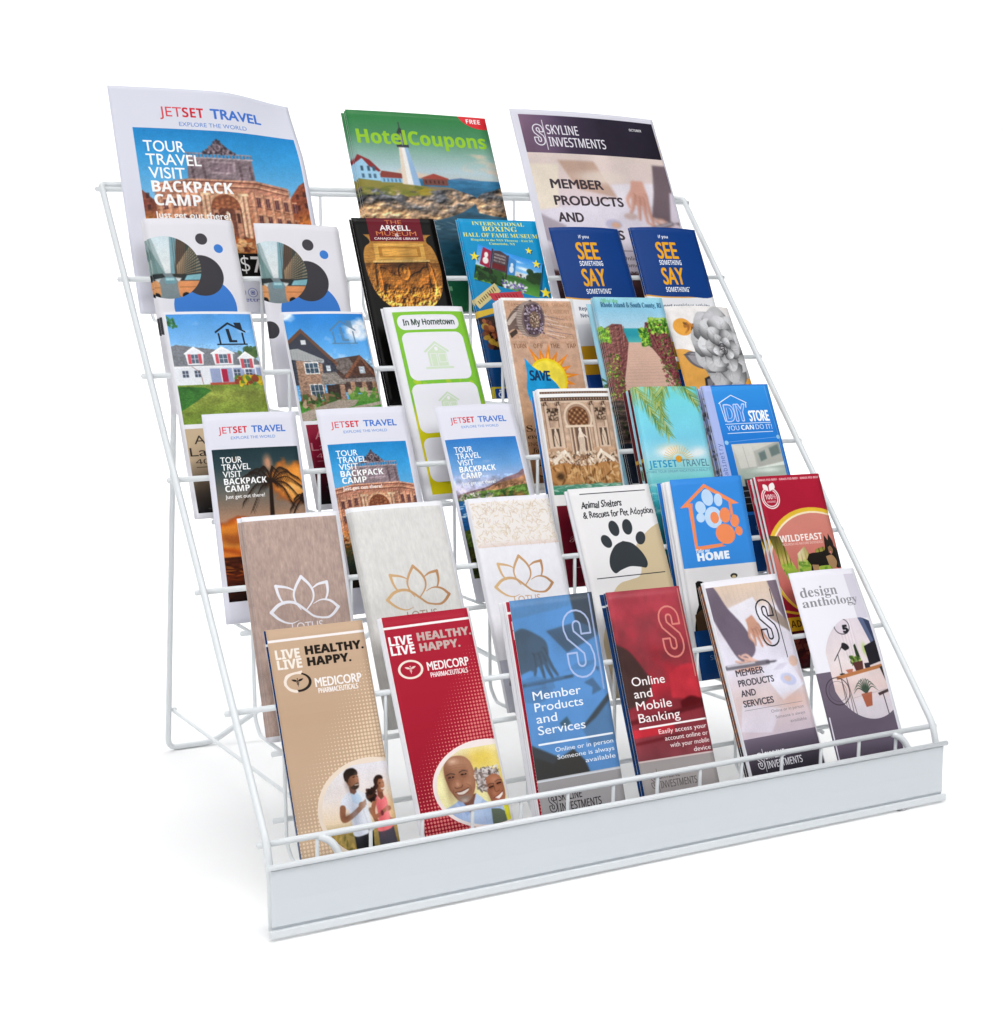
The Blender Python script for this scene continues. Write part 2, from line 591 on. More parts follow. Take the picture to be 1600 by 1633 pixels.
def palace(A, cx, y0, sc, seed=3):
    """baroque fountain front under a blue evening sky"""
    P = lambda x, y: (cx + x * sc, y0 + y * sc)
    Q = lambda pts: [P(x, y) for x, y in pts]
    A.grad([(0, '#1f86c9'), (y0 + .1 * sc, '#3b9fdd'), (y0 + .5 * sc, '#9cc9ea')])
    A.tex(A.fbm(30, seed=seed), .04)
    A.poly(Q([(-.62, .27), (-.47, .29), (-.36, .40), (-.36, .75), (-.62, .75)]), '#7d4336')
    A.poly(Q([(.36, .38), (.40, .33), (.46, .25), (.62, .14), (.62, .75), (.36, .75)]), '#8d4a33')
    for k in range(4):
        for j in range(4):
            x, y = .43 + k * .045, .31 + j * .07 - k * .018
            A.poly(Q([(x, y), (x + .018, y - .007), (x + .018, y + .026), (x, y + .033)]), '#452522', .85)
            A.rect(*P(-.58 + k * .05, .33 + j * .07), *P(-.56 + k * .05, .365 + j * .07), '#3f2322', .8)
    # wings and centre
    A.poly(Q([(-.37, .27), (-.17, .235), (.19, .235), (.385, .275), (.40, .70), (-.38, .70)]), '#bd7f66')
    A.grad([(y0 + .2 * sc, '#b98578'), (y0 + .42 * sc, '#c98a68'), (y0 + .62 * sc, '#cf7434')], P(-.38, 0)[0], P(0, .285)[1], P(.40, 0)[0], P(0, .7)[1], al=.6)
    A.poly(Q([(-.17, .10), (.20, .10), (.205, .235), (-.18, .235)]), '#8b7a80')
    A.rect(*P(-.06, .12), *P(.10, .20), '#a8949a')
    A.rect(*P(-.045, .133), *P(.085, .188), '#8c7780')
    for k in range(19):
        A.line([P(-.16 + k * .02, .078), P(-.16 + k * .02, .1)], .008 * sc, '#75676e')
    A.rect(*P(-.18, .072), *P(.205, .08), '#a39299')
    A.rect(*P(-.185, .1), *P(.21, .108), '#b5a2a4')
    for x in (-.15, -.085, .125, .185):
        A.line([P(x, .14), P(x + .003, .225)], .016 * sc, '#6d5a60')
        A.ell(*P(x, .128), .012 * sc, .014 * sc, '#7c696e')
    # crest: a coat of arms between carved figures
    A.poly(Q([(-.075, .075), (-.062, .05), (-.035, .045), (-.022, .02), (-.004, .0), (.012, -.022), (.028, -.002), (.05, .018), (.062, .044), (.09, .05), (.105, .075)]), '#5d5058')
    rs = random.Random(seed)
    for k in range(120):
        x = rs.uniform(-.075, .105)
        top = .07 - .085 * max(0, 1 - abs(x - .014) / .085)
        y = rs.uniform(top, .075)
        A.ell(*P(x, y), rs.uniform(.004, .010) * sc, rs.uniform(.004, .012) * sc, rs.choice(['#4a3d45', '#8a7880', '#352b32', '#a3919a', '#6a5b63']), .85, rs.uniform(0, 3))
    A.ell(*P(.013, .035), .016 * sc, .022 * sc, '#9a8890')
    A.ell(*P(.013, .035), .010 * sc, .015 * sc, '#5a4c54')
    for y, h, c1, c2 in ((.235, .012, '#d9a184', '#6d3e35'), (.268, .010, '#e0ab8a', '#7a4638'), (.385, .006, '#d39a78', '#7e4b3c')):
        A.poly(Q([(-.375, y + .035), (-.18, y), (.20, y), (.39, y + .04), (.39, y + .04 + h), (.20, y + h), (-.18, y + h), (-.375, y + .035 + h)]), c1)
        A.poly(Q([(-.375, y + .035 + h), (-.18, y + h), (.20, y + h), (.39, y + .04 + h), (.39, y + .047 + h), (.20, y + h + .008), (-.18, y + h + .008), (-.375, y + .043 + h)]), c2, .8)
    for k in range(15):
        x = -.355 + k * .053
        d = abs(x - .01)
        yo = .28 + max(0, d - .19) * .17
        if d > .125:
            A.rect(*P(x - .009, yo + .03), *P(x + .009, .62), '#dba685', .85)
            A.rect(*P(x + .006, yo + .03), *P(x + .011, .62), '#7e4a3b', .6)
            for yy in (yo + .06, yo + .17):
                A.rect(*P(x + .017, yy), *P(x + .039, yy + .055), '#513037', .9)
                A.rect(*P(x + .013, yy - .012), *P(x + .043, yy - .004), '#e3b393', .8)
                A.line([P(x + .028, yy), P(x + .028, yy + .055)], .003 * sc, '#a77a6c')
    # the great niche
    A.rect(*P(-.115, .3), *P(.135, .62), '#c68b6c')
    A.ell(*P(.01, .405), .098 * sc, .098 * sc, '#e2b18d')
    A.ell(*P(.01, .41), .083 * sc, .085 * sc, '#8c5038')
    A.rect(*P(-.075, .41), *P(.095, .6), '#6d4034')
    for k in range(4):
        for j in range(3):
            A.ell(*P(-.04 + k * .033, .35 + j * .024 + abs(k - 1.5) * .01), .011 * sc, .008 * sc, '#b4744c', .8)
    for x in (-.112, -.085, .105, .132):
        A.rect(*P(x - .011, .33), *P(x + .011, .62), '#e6bd9b')
        A.rect(*P(x + .005, .33), *P(x + .012, .62), '#935d49', .8)
        A.rect(*P(x - .016, .318), *P(x + .016, .334), '#f0cba6')
    for x in (-.052, .072):
        A.rect(*P(x - .016, .42), *P(x + .016, .60), '#b98468')
        A.rect(*P(x - .009, .44), *P(x + .009, .50), '#4a2c28')
    A.poly(Q([(.0, .47), (.012, .445), (.026, .47), (.034, .52), (.03, .60), (-.012, .60), (-.01, .53)]), '#d9b697')
    A.ell(*P(.012, .440), .009 * sc, .012 * sc, '#e2c4a8')
    for x in (-.20, .225):
        A.poly(Q([(x, .47), (x + .012, .455), (x + .022, .50), (x + .018, .58), (x - .006, .58), (x - .008, .50)]), '#d3ac8c')
    # statues, rocks, lamps, crowd, basin
    A.dabs(260, (*P(-.4, .60), *P(.42, .69)), .02 * sc, .012 * sc, ['#d98a4c', '#a3542a', '#e8b27a', '#6e3420', '#f0c890'], seed, .85)
    A.ell(*P(-.43, .55), .08 * sc, .09 * sc, '#ffb347', .75, blur=.6)
    A.ell(*P(.50, .53), .09 * sc, .10 * sc, '#ff9a3a', .75, blur=.6)
    A.ell(*P(-.43, .54), .014 * sc, .016 * sc, '#ffe9b0')
    A.ell(*P(.50, .52), .014 * sc, .016 * sc, '#ffe2a0')
    A.grad([(y0 + .67 * sc, '#94511f'), (y0 + .73 * sc, '#5d5a36'), (y0 + .84 * sc, '#2f3d33'), (y0 + .93 * sc, '#241a12'), (y0 + 1.2 * sc, '#0d0a09')], y0=y0 + .68 * sc)
    A.dabs(140, (*P(-.5, .68), *P(.5, .78)), .02 * sc, .006 * sc, ['#e29a4a', '#7c6a3a', '#3f5a4a', '#b5702f'], seed + 1, .5, rot=0)
    wall = ((A.a[..., 0] > A.a[..., 2]) | (A.V > y0 + .6 * sc)).astype(float)
    A.relief(A.fbm(70, seed=seed + 5, octs=3), .085, wall)
    A.tex(A.fbm(14, seed=seed + 6, octs=3), .22, mask=wall)
    A.photo(.0028, .05, .05, seed)


def hand(A, x, y, sc, rot, col, shade, mir=1):
    """a hand reaching down: back of the hand and five fingers"""
    c, s = math.cos(rot), math.sin(rot)
    P = lambda a, b: (x + (a * mir * c - b * s) * sc, y + (a * mir * s + b * c) * sc)
    A.poly([P(-.30, -.75), P(.28, -.8), P(.42, -.1), P(.34, .42), P(-.3, .42), P(-.46, -.1)], col)
    A.ell(*P(0, -.1), .42 * sc, .5 * sc, col, 1, rot)
    for k, (a, b, L, t) in enumerate(((-.30, .25, .55, -.12), (-.08, .35, .72, -.03), (.13, .36, .80, .05), (.31, .22, .95, .10))):
        e = (a + t * 2, b + L)
        A.line(spline([P(a, b - .3), P(a + t * .8, b + L * .5), P(*e)], 5), .21 * sc, shade, w1=.12 * sc)
        A.line(spline([P(a - .02, b - .3), P(a + t * .8 - .02, b + L * .5), P(e[0] - .02, e[1])], 5), .17 * sc, col, w1=.09 * sc)
    A.line(spline([P(-.36, -.2), P(-.62, .2), P(-.56, .55)], 5), .2 * sc, col, w1=.12 * sc)
    A.line([P(-.2, -.1), P(-.12, .25)], .03 * sc, shade, .5)
    A.line([P(.05, -.12), P(.08, .3)], .03 * sc, shade, .5)


def outlined_s(A, x0, y0, x1, y1, w, col, al=1.):
    """tall hollow letter S drawn as one outline"""
    W_, H_ = x1 - x0, y1 - y0
    th = W_ * .36
    r = W_ * .5 - th / 2
    cx = (x0 + x1) / 2
    top, bot = y0 + th / 2 + r, y1 - th / 2 - r
    pts = [(cx + r, y0 + H_ * .36)]
    pts += [(cx + r * math.cos(a), top + r * math.sin(a)) for a in np.radians(np.arange(0, -181, -20))]
    pts += [(cx - r, y0 + H_ * .27), (cx - r * .85, y0 + H_ * .36), (cx + r * .85, y0 + H_ * .60), (cx + r, y0 + H_ * .69)]
    pts += [(cx + r * math.cos(a), bot + r * math.sin(a)) for a in np.radians(np.arange(0, 181, 20))]
    pts += [(cx - r, y0 + H_ * .63)]
    p = np.array(pts)
    d = np.gradient(p, axis=0)
    n = np.stack([-d[:, 1], d[:, 0]], 1) / np.linalg.norm(d, axis=1)[:, None]
    L, R = p + n * th / 2, p - n * th / 2
    ring = np.concatenate([L, R[::-1], L[:1]])
    A.line(ring, w, col, al)


def skyline_logo(A, x, y, s, col, al=1.):
    """hollow S, a rule and two lines of thin capitals"""
    outlined_s(A, x, y, x + .068 * s, y + .145 * s, .007 * s, col, al)
    A.line([(x + .075 * s, y - .03 * s), (x + .075 * s, y + .175 * s)], .005 * s, col, al)
    A.text('SKYLINE', x + .092 * s, x + .315 * s, y + .065 * s, .064 * s, col, 'n', .002 * s, al)
    A.text('INVESTMENTS', x + .092 * s, x + .49 * s, y + .150 * s, .064 * s, col, 'n', .002 * s, al)


def jetset_head(A, y, x0, x1, cap):
    w = x1 - x0
    A.text('JET', x0, x0 + .21 * w, y, cap, '#d8434f', 'g')
    A.text('SET', x0 + .215 * w, x0 + .42 * w, y, cap, '#cf2333', 'b')
    A.text('TRAVEL', x0 + .485 * w, x1, y, cap, '#3f74cf', 'g', .005)
    A.text('EXPLORE THE WORLD', x0 + .17 * w, x0 + .83 * w, y + cap * .95, cap * .42, '#5b86cf', 'g')


def tour_text(A, x, y, dy, w, cap):
    for k, (t, ww, b) in enumerate((('TOUR', .5, 'g'), ('TRAVEL', .67, 'g'), ('VISIT', .44, 'g'), ('BACKPACK', 1., 'b'), ('CAMP', .57, 'b'))):
        A.text(t, x + k * .004, x + k * .004 + w * ww, y + k * dy, cap, '#ffffff', b, .002)
    A.text('Just get out there!', x + .008, x + .008 + w * .92, y + 5 * dy - dy * .06, cap * .6, '#ffffff', 'g', .002)


def lotus(A, cx, y0, w, col):
    """line-art lotus flower, strokes swelling and tapering"""
    k = w / .70
    P = lambda x, y: (cx + (x - .516) * k, y0 + (y - .621) * k)
    def st(pts, a, b):
        A.line(spline([P(*p) for p in pts], 8), a * k, col, w1=b * k)
    st([(.516, .625), (.45, .72), (.42, .80), (.435, .88), (.475, .945)], .030, .010)
    st([(.516, .625), (.59, .71), (.622, .79), (.605, .87), (.532, .955)], .030, .012)
    st([(.250, .697), (.33, .712), (.385, .73), (.432, .757)], .030, .010)
    st([(.250, .697), (.262, .77), (.282, .83), (.312, .875)], .032, .016)
    st([(.774, .700), (.69, .712), (.65, .73), (.612, .752)], .030, .010)
    st([(.774, .700), (.775, .77), (.765, .82), (.742, .868)], .032, .016)
    st([(.172, .948), (.25, .885), (.33, .862), (.41, .872), (.47, .91), (.532, .965), (.60, .012 + 1.01), (.68, 1.045)], .034, .018)
    st([(.172, .948), (.23, 1.01), (.30, 1.055), (.37, 1.07), (.44, 1.05)], .032, .004)
    st([(.862, .955), (.81, 1.01), (.75, 1.045), (.68, 1.045)], .032, .018)
    st([(.862, .955), (.80, .895), (.74, .872), (.68, .872), (.61, .90)], .030, .006)


# ---- the covers -------------------------------------------------------------------------------
def art_travel_poster():
    A = Art(1.338, 640, '#dfe0ec')
    jetset_head(A, .166, .249, .802, .056)
    p = Art(.95, 560)
    palace(p, .475, .075, 1.06)
    p.rect(0, .80, 1, .95, '#0c0b0b')
    A.paste(p, .098, .238, .975, 1.07)
    A.text('$7', .553, .66, 1.045, .09, '#f4f4f4', 'b')
    A.text('99', .69, .81, 1.045, .09, '#f4f4f4', 'b')
    tour_text(A, .14, .372, .0765, .425, .062)
    for x in (.53, .592, .654):
        A.ell(x, 1.158, .026, .026, '#8a93c4')
        A.ell(x, 1.158, .022, .022, '#dfe0ec')
        A.rrect(x - .011, 1.147, x + .011, 1.169, .004, '#5a66ad')
        A.rrect(x - .008, 1.150, x + .008, 1.166, .003, '#dfe0ec')
        A.ell(x, 1.158, .0055, .0055, '#5a66ad')
    A.text('jetsettravel', .47, .70, 1.207, .022, '#4d58a3', 'g')
    return A


def art_coupon():
    A = Art(1.44, 600)
    A.grad([(0, '#2f7f42'), (.16, '#4f8f62'), (.3, '#8fb5aa'), (.42, '#b9cfd6'), (.52, '#c7c7bf')])
    f = A.fbm(5, 11, seed=4)
    A.blend(f, .52, .72, '#e9c9ae', .8, 0, .28, 9, .48)
    A.grad([(.46, '#3f7fa8'), (.56, '#2f6c93'), (.75, '#33596e'), (.95, '#1c4557'), (1.15, '#17404a'), (1.2, '#15533a'), (1.44, '#1d5a35')], y0=.477)
    A.tex(A.fbm(18, 60, seed=8), .25, y0=.48, y1=1.16)
    A.poly([(.62, .478), (.72, .462), (.85, .474), (.85, .48)], '#5b7fa3')
    # headland and rocks
    A.poly(spline([(-.02, .49), (.15, .505), (.33, .515), (.45, .53), (.62, .535), (.70, .56), (.79, .59), (.80, .63), (.72, .69), (.60, .74), (.45, .775), (.2, .80), (-.02, .82)], 5), '#8a7c66')
    A.poly([(-.02, .49), (.15, .505), (.35, .515), (.48, .535), (.38, .575), (.2, .56), (-.02, .545)], '#8d8440')
    A.ell(.44, .58, .07, .035, '#a08c2e')
    rocks = np.maximum(A.area(spline([(-.02, .56), (.2, .565), (.40, .57), (.62, .55), (.70, .56), (.79, .59), (.80, .63), (.72, .69), (.60, .74), (.45, .775), (.2, .80), (-.02, .82)], 5)),
                       A.area(spline([(.80, .71), (.79, .63), (.84, .575), (.92, .55), (1.02, .535), (1.02, .72), (.9, .73)], 5)))
    fa = A.fbm(9, 16, seed=21, octs=5, gain=.62)
    warm = np.clip((A.V - .60) * 6 + (A.U - .3) * .5 + (fa - .5) * 2.4, 0, 1)
    for k in range(3):
        A.a[..., k] = A.a[..., k] * (1 - rocks) + rocks * (C('#5f6064')[k] * (1 - warm) + C('#cf9f70')[k] * warm)
    A.relief(fa, .26, rocks, .004)
    A.relief(A.fbm(26, 40, seed=23, octs=3), .12, rocks, .002)
    A.dabs(40, (.0, .54, .5, .60), .03, .008, ['#7c8030', '#a39a3c', '#5f6a2c'], 5, .6, rot=0)
    A.ell(.44, .58, .05, .022, '#b09a2e', .8, blur=.5)
    m = ((A.V > .9) & (A.V < 1.15)).astype(float)
    A.dabs(30, (.1, .77, .9, .84), .03, .003, ['#b9c9cc', '#8fa5ae'], 12, .5, rot=0)
    # keeper's house
    A.poly([(.0, .35), (.02, .325), (.115, .41), (.155, .43), (.155, .505), (.0, .49)], '#9fcbe6')
    A.poly([(.0, .355), (.025, .318), (.10, .355), (.165, .43), (.15, .44), (.09, .40), (.05, .345), (.0, .38)], '#8d3133')
    for x in (.03, .075, .11):
        A.rect(x, .40, x + .018, .435, '#3d5a6e')
        A.rect(x, .455, x + .018, .485, '#4a6a80')
    A.rect(.155, .45, .33, .512, '#8fbfe0')
    A.poly([(.155, .455), (.17, .43), (.30, .445), (.335, .475), (.335, .482), (.155, .478)], '#8b4038')
    for k in range(6):
        A.rect(.17 + k * .027, .485, .182 + k * .027, .508, '#567f9c')
    A.poly([(.43, .475), (.53, .438), (.63, .47), (.63, .48)], '#a84a3e')
    A.rect(.445, .477, .62, .522, '#7c4a40')
    for k in range(5):
        A.rect(.46 + k * .03, .487, .472 + k * .03, .51, '#4c2c2c')
    # tower
    A.poly([(.322, .255), (.383, .255), (.425, .53), (.30, .52)], '#f4f2ee')
    A.poly([(.322, .255), (.34, .255), (.335, .52), (.30, .52)], '#e7d3bb', .8)
    A.poly([(.362, .255), (.383, .255), (.425, .53), (.375, .525)], '#8fb4dc', .9)
    A.rect(.31, .235, .395, .256, '#3b4046')
    A.rect(.33, .15, .375, .235, '#4a524f')
    A.line([(.352, .16), (.352, .235)], .012, '#8fa39b')
    A.poly([(.325, .152), (.352, .105), (.38, .152)], '#39403f')
    A.line([(.352, .075), (.352, .11)], .008, '#3a4a44')
    A.photo(.003, .04, .05, 3)
    A.text('HotelCoupons', .045, .965, .235, .098, '#9ccf2c', 'b', .004, .92)
    A.ell(.965, -.035, .18, .125, '#e2333a')
    A.text('FREE', .85, .955, .05, .032, '#ffffff', 'b')
    A.rect(.07, 1.23, .5, 1.26, '#b8dcae', .5)
    return A


def art_sky_poster():
    A = Art(1.335, 600, '#e2e1ec')
    p = Art(1.22, 560, '#d9c8cb')
    p.grad([(0, '#e3d3c8'), (.35, '#dcc9c6'), (.6, '#d5c8d4'), (.9, '#c5a6a3'), (1.0, '#5c3f42'), (1.22, '#2f1d20')])
    p.poly([(.0, .25), (.2, .25), (.13, .55), (.0, .6)], '#e9dccb')
    p.poly([(.2, .22), (.46, .22), (.57, .47), (.30, .42)], '#bd9a86', .8)
    p.ell(.5, .33, .2, .05, '#e4d5ca', .8, blur=.4)
    p.poly([(.55, .38), (.95, .35), (1.0, .5), (.6, .55)], '#e5dee6')
    p.poly([(-.05, .58), (.6, .48), (1.05, .72), (.95, 1.0), (-.05, .98)], '#dfd8e4')
    p.poly([(.0, .60), (.16, .68), (.05, .80), (-.05, .76)], '#8a7c88', .6)
    p.poly([(.90, .22), (1.05, .22), (1.05, .66), (.80, .60), (.86, .42)], '#6f5f66')
    p.poly([(.98, .42), (1.05, .40), (1.05, .62), (.93, .64)], '#cfc6d2')
    hand(p, .74, .46, .15, .10, '#d5a292', '#a9705f')
    p.ell(.50, .66, .06, .035, '#b9b5cf', .9)
    p.ell(.515, .665, .035, .02, '#d8a98c', .9)
    p.ell(.64, .60, .05, .022, '#c4a79f', .8)
    hand(p, .88, .70, .12, 1.9, '#d9a796', '#b07f70')
    p.line([(.70, .71), (.94, .64)], .03, '#6b6168')
    p.line([(.71, .705), (.94, .637)], .008, '#e6e2ea')
    p.photo(.007, .03, .10, 6)
    A.paste(p, .05, .13, .99, 1.28)
    A.grad([(.05, '#83667f'), (.35, '#4a3b54'), (.6, '#2b2434'), (.98, '#221d2a')], .05, .035, .985, .292, horiz=True)
    A.tex(A.fbm(5, seed=3), .25, .05, .035, .985, .292)
    skyline_logo(A, .124, .100, .97, '#eeeaf2')
    A.text('OCTOBER', .80, .89, .103, .017, '#ffffff', 'b')
    for k, (t, w) in enumerate((('MEMBER', .354), ('PRODUCTS', .466), ('AND', .17), ('SERVICES', .42))):
        A.text(t, .155, .155 + w, .525 + k * .109, .058, '#43383f', 'g', .006)
    A.line([(.155, .925), (.9, .925)], .004, '#5a4a52')
    for k, t in enumerate(('Online or in person', 'Someone is always', 'available')):
        A.text(t, .52, .90 - k * .03, .985 + k * .045, .026, '#5a4d55', 'g')
    return A


def street(A):
    """yellow cabs between towers"""
    A.grad([(0, '#cfe0e6'), (.5, '#e6eaea'), (1, '#a9b5b8')])
    L = [(0, .0), (.27, .0), (.47, .62), (0, .74)]
    A.poly(L, '#74908f')
    A.poly([(.22, 0), (.34, .02), (.45, .50), (.47, .62)], '#a5b7b9')
    A.poly([(1, 0), (.60, .0), (.545, .62), (1, .74)], '#5a4a40')
    A.poly([(.60, .0), (.70, .0), (.60, .62), (.545, .62)], '#7aa3ad')
    A.poly([(.84, .0), (1, .0), (1, .74), (.72, .66)], '#3f4a48')
    vx, vy = .51, .66
    for k in range(13):
        y = .02 + k * .055
        for x0, x1, c in ((.0, .30, '#dfe6e2'), (1., .64, '#c2a582')):
            t = abs(x1 - x0) / abs(vx - x0)
            A.line([(x0, y), (x1 + (vx - x1) * 0, y + (vy - y) * t)], .014, c, .75)
    for k in range(12):
        x = .0 + k * .027
        A.line([(x, 0), (x + (vx - x) * .35, .70)], .007, '#3c5454', .6)
        x = 1. - k * .033
        A.line([(x, 0), (x + (vx - x) * .25, .68)], .008, '#33291f', .65)
    A.poly([(.43, .60), (.56, .60), (.78, 1.0), (.22, 1.0)], '#7d8b8f')
    A.poly([(.0, .62), (.43, .60), (.46, .66), (.0, .74)], '#2b3133')
    A.poly([(.56, .61), (1, .62), (1, .72), (.58, .66)], '#333230')
    A.rrect(-.1, .70, .37, 1.0, .08, '#d89a66')
    A.poly([(.0, .71), (.05, .62), (.24, .60), (.32, .71)], '#23282b')
    A.poly([(.10, .64), (.23, .625), (.28, .70), (.10, .71)], '#5f6f74')
    A.rrect(.62, .70, 1.1, 1.0, .08, '#d88f5c')
    A.poly([(.66, .72), (.73, .62), (1.0, .59), (1.0, .72)], '#2a3235')
    A.poly([(.72, .71), (.77, .635), (1.0, .61), (1.0, .71)], '#7fb3bd')
    A.rrect(.44, .655, .60, .765, .03, '#6f9aa5')
    A.rect(.46, .67, .58, .71, '#a9d0d6')
    for x in (.09, .30, .72):
        A.ell(x, .96, .055, .06, '#191a1b')
    A.line([(.0, .82), (.36, .82)], .012, '#a5663c')
    A.line([(.64, .82), (1, .82)], .012, '#a5663c')
    A.photo(.006, .06, .10, 7)


def art_bub():
    A = Art(2.29, 400, '#e6e4ea')
    A.ell(.53, 1.05, .35, .35, '#3d7ed0')
    A.ell(.545, .68, .24, .24, '#3e3c41')
    s = Art(1.0, 300)
    street(s)
    A.paste(s, -.22, .21, .55, .945, clip=A.disc(.165, .578, .378, .366))
    A.ell(.60, .247, .068, .068, '#454248')
    A.ell(.78, .357, .053, .053, '#3d7ed0')
    A.ell(.03, 1.25, .10, .10, '#3e3c41')
    return A


def art_arkell():
    A = Art(2.27, 420, '#0b0908')
    A.poly(spline([(.10, .20), (.15, .25), (.16, .30), (.09, .36), (.055, .5), (.07, .72), (.13, .92), (.28, 1.08), (.52, 1.16), (.76, 1.08), (.90, .92), (.95, .7), (.94, .5), (.90, .36), (.85, .30), (.86, .24), (.92, .20)], 6), '#bd853c')
    A.grad([(.2, '#a9702e'), (.55, '#b97f3a'), (1.1, '#8f5a26')], .17, .3, .85, 1.0, al=.5)
    for k in range(40):
        a = math.radians(-55 + k * 7.3)
        x, y = .5 + .42 * math.cos(a), .68 + .44 * math.sin(a)
        A.line([(x, y), (.5 + .445 * math.cos(a), .68 + .465 * math.sin(a))], .008, '#7c4c1c', .5)
    oval = A.area(spline([(.10, .20), (.15, .25), (.16, .30), (.09, .36), (.055, .5), (.07, .72), (.13, .92), (.28, 1.08), (.52, 1.16), (.76, 1.08), (.90, .92), (.95, .7), (.94, .5), (.90, .36), (.85, .30), (.86, .24), (.92, .20)], 6))
    A.poly([(.20, .31), (.80, .31), (.80, .52), (.19, .53)], '#d9a650')
    A.poly([(.25, .345), (.75, .345), (.75, .475), (.245, .48)], '#b07830')
    A.poly([(.29, .37), (.71, .37), (.71, .455), (.285, .46)], '#d39c48')
    A.line([(.17, .53), (.83, .52)], .028, '#ecc070')
    A.line([(.17, .55), (.83, .54)], .014, '#5e3a12')
    A.poly(spline([(.20, .57), (.80, .56), (.86, .74), (.80, .93), (.6, 1.03), (.4, 1.04), (.22, .94), (.16, .76)], 5), '#8d5a22')
    # height field of the carving: two reclining figures under a mask, tangled foliage below
    h = np.zeros((A.H, A.W))
    def lump(x, y, rx, ry, k, rot=0.):
        c, sn = math.cos(rot), math.sin(rot)
        dx, dy = A.U - x, A.V - y
        d = ((dx * c + dy * sn) / rx) ** 2 + ((-dx * sn + dy * c) / ry) ** 2
        np.maximum(h, k * np.sqrt(np.clip(1 - d, 0, 1)), out=h)
    for q in ((.50, .66, .07, .10, .06, 0), (.50, .64, .03, .06, .08, 0), (.36, .76, .20, .085, .05, .5), (.64, .76, .19, .09, .05, -.5), (.27, .68, .10, .06, .05, .9), (.74, .68, .10, .06, .05, -.9),
              (.42, .88, .17, .06, .05, -.3), (.60, .89, .17, .06, .05, .3), (.19, .74, .035, .20, .05, .05), (.82, .73, .035, .20, .05, -.05), (.30, .86, .07, .09, .04, .3), (.72, .87, .07, .09, .04, -.3)):
        lump(*q)
    fol = A.fbm(20, 15, seed=31, octs=4, gain=.6) * np.clip((A.V - .74) * 6, .35, 1) * np.clip((A.V - .5) * 9, .05, 1) * .15
    h = h + fol
    A.a = np.clip(A.a * (1 + (oval * np.clip(h * 6, 0, .38))[..., None]), 0, 1)
    A.a = A.a * (1 - .45 * (oval * (A.V > .545) * (1 - np.clip(h * 9, 0, 1)))[..., None] * np.array([.8, 1., 1.15]))
    A.relief(h, .30, oval, .003)
    A.relief(A.fbm(9, 60, seed=4, octs=2), .05, oval, .003)
    A.tex(A.fbm(5, seed=2), .25, mask=oval)
    A.photo(.0025, .05, .06, 4)
    A.rect(.175, 0, .822, .283, '#6a1022')
    A.text('THE', .389, .592, .070, .046, '#d9834a', 'g')
    A.text('MUSEUM', .262, .745, .213, .052, '#d9834a', 'g')
    A.text('ARKELL', .315, .685, .150, .062, '#f4f0ee', 'g', .006)
    A.text('&', .485, .53, .225, .04, '#f4f0ee', 'g')
    A.text('CANAJOHARIE LIBRARY', .228, .762, .262, .026, '#f4f0ee', 'g', .002)
    A.dabs(50, (.3, 1.95, .9, 2.2), .05, .02, ['#5a3210', '#a0642a', '#2e1807'], 8, .8)
    return A


def star(A, x, y, r, col='#f3df3c'):
    p = [(x + (r if k % 2 == 0 else r * .42) * math.sin(k * math.pi / 5 + .15), y - (r if k % 2 == 0 else r * .42) * math.cos(k * math.pi / 5 + .15)) for k in range(10)]
    A.poly([(a + .012, b + .012) for a, b in p], '#123a4e', .7)
    A.poly(p, col)


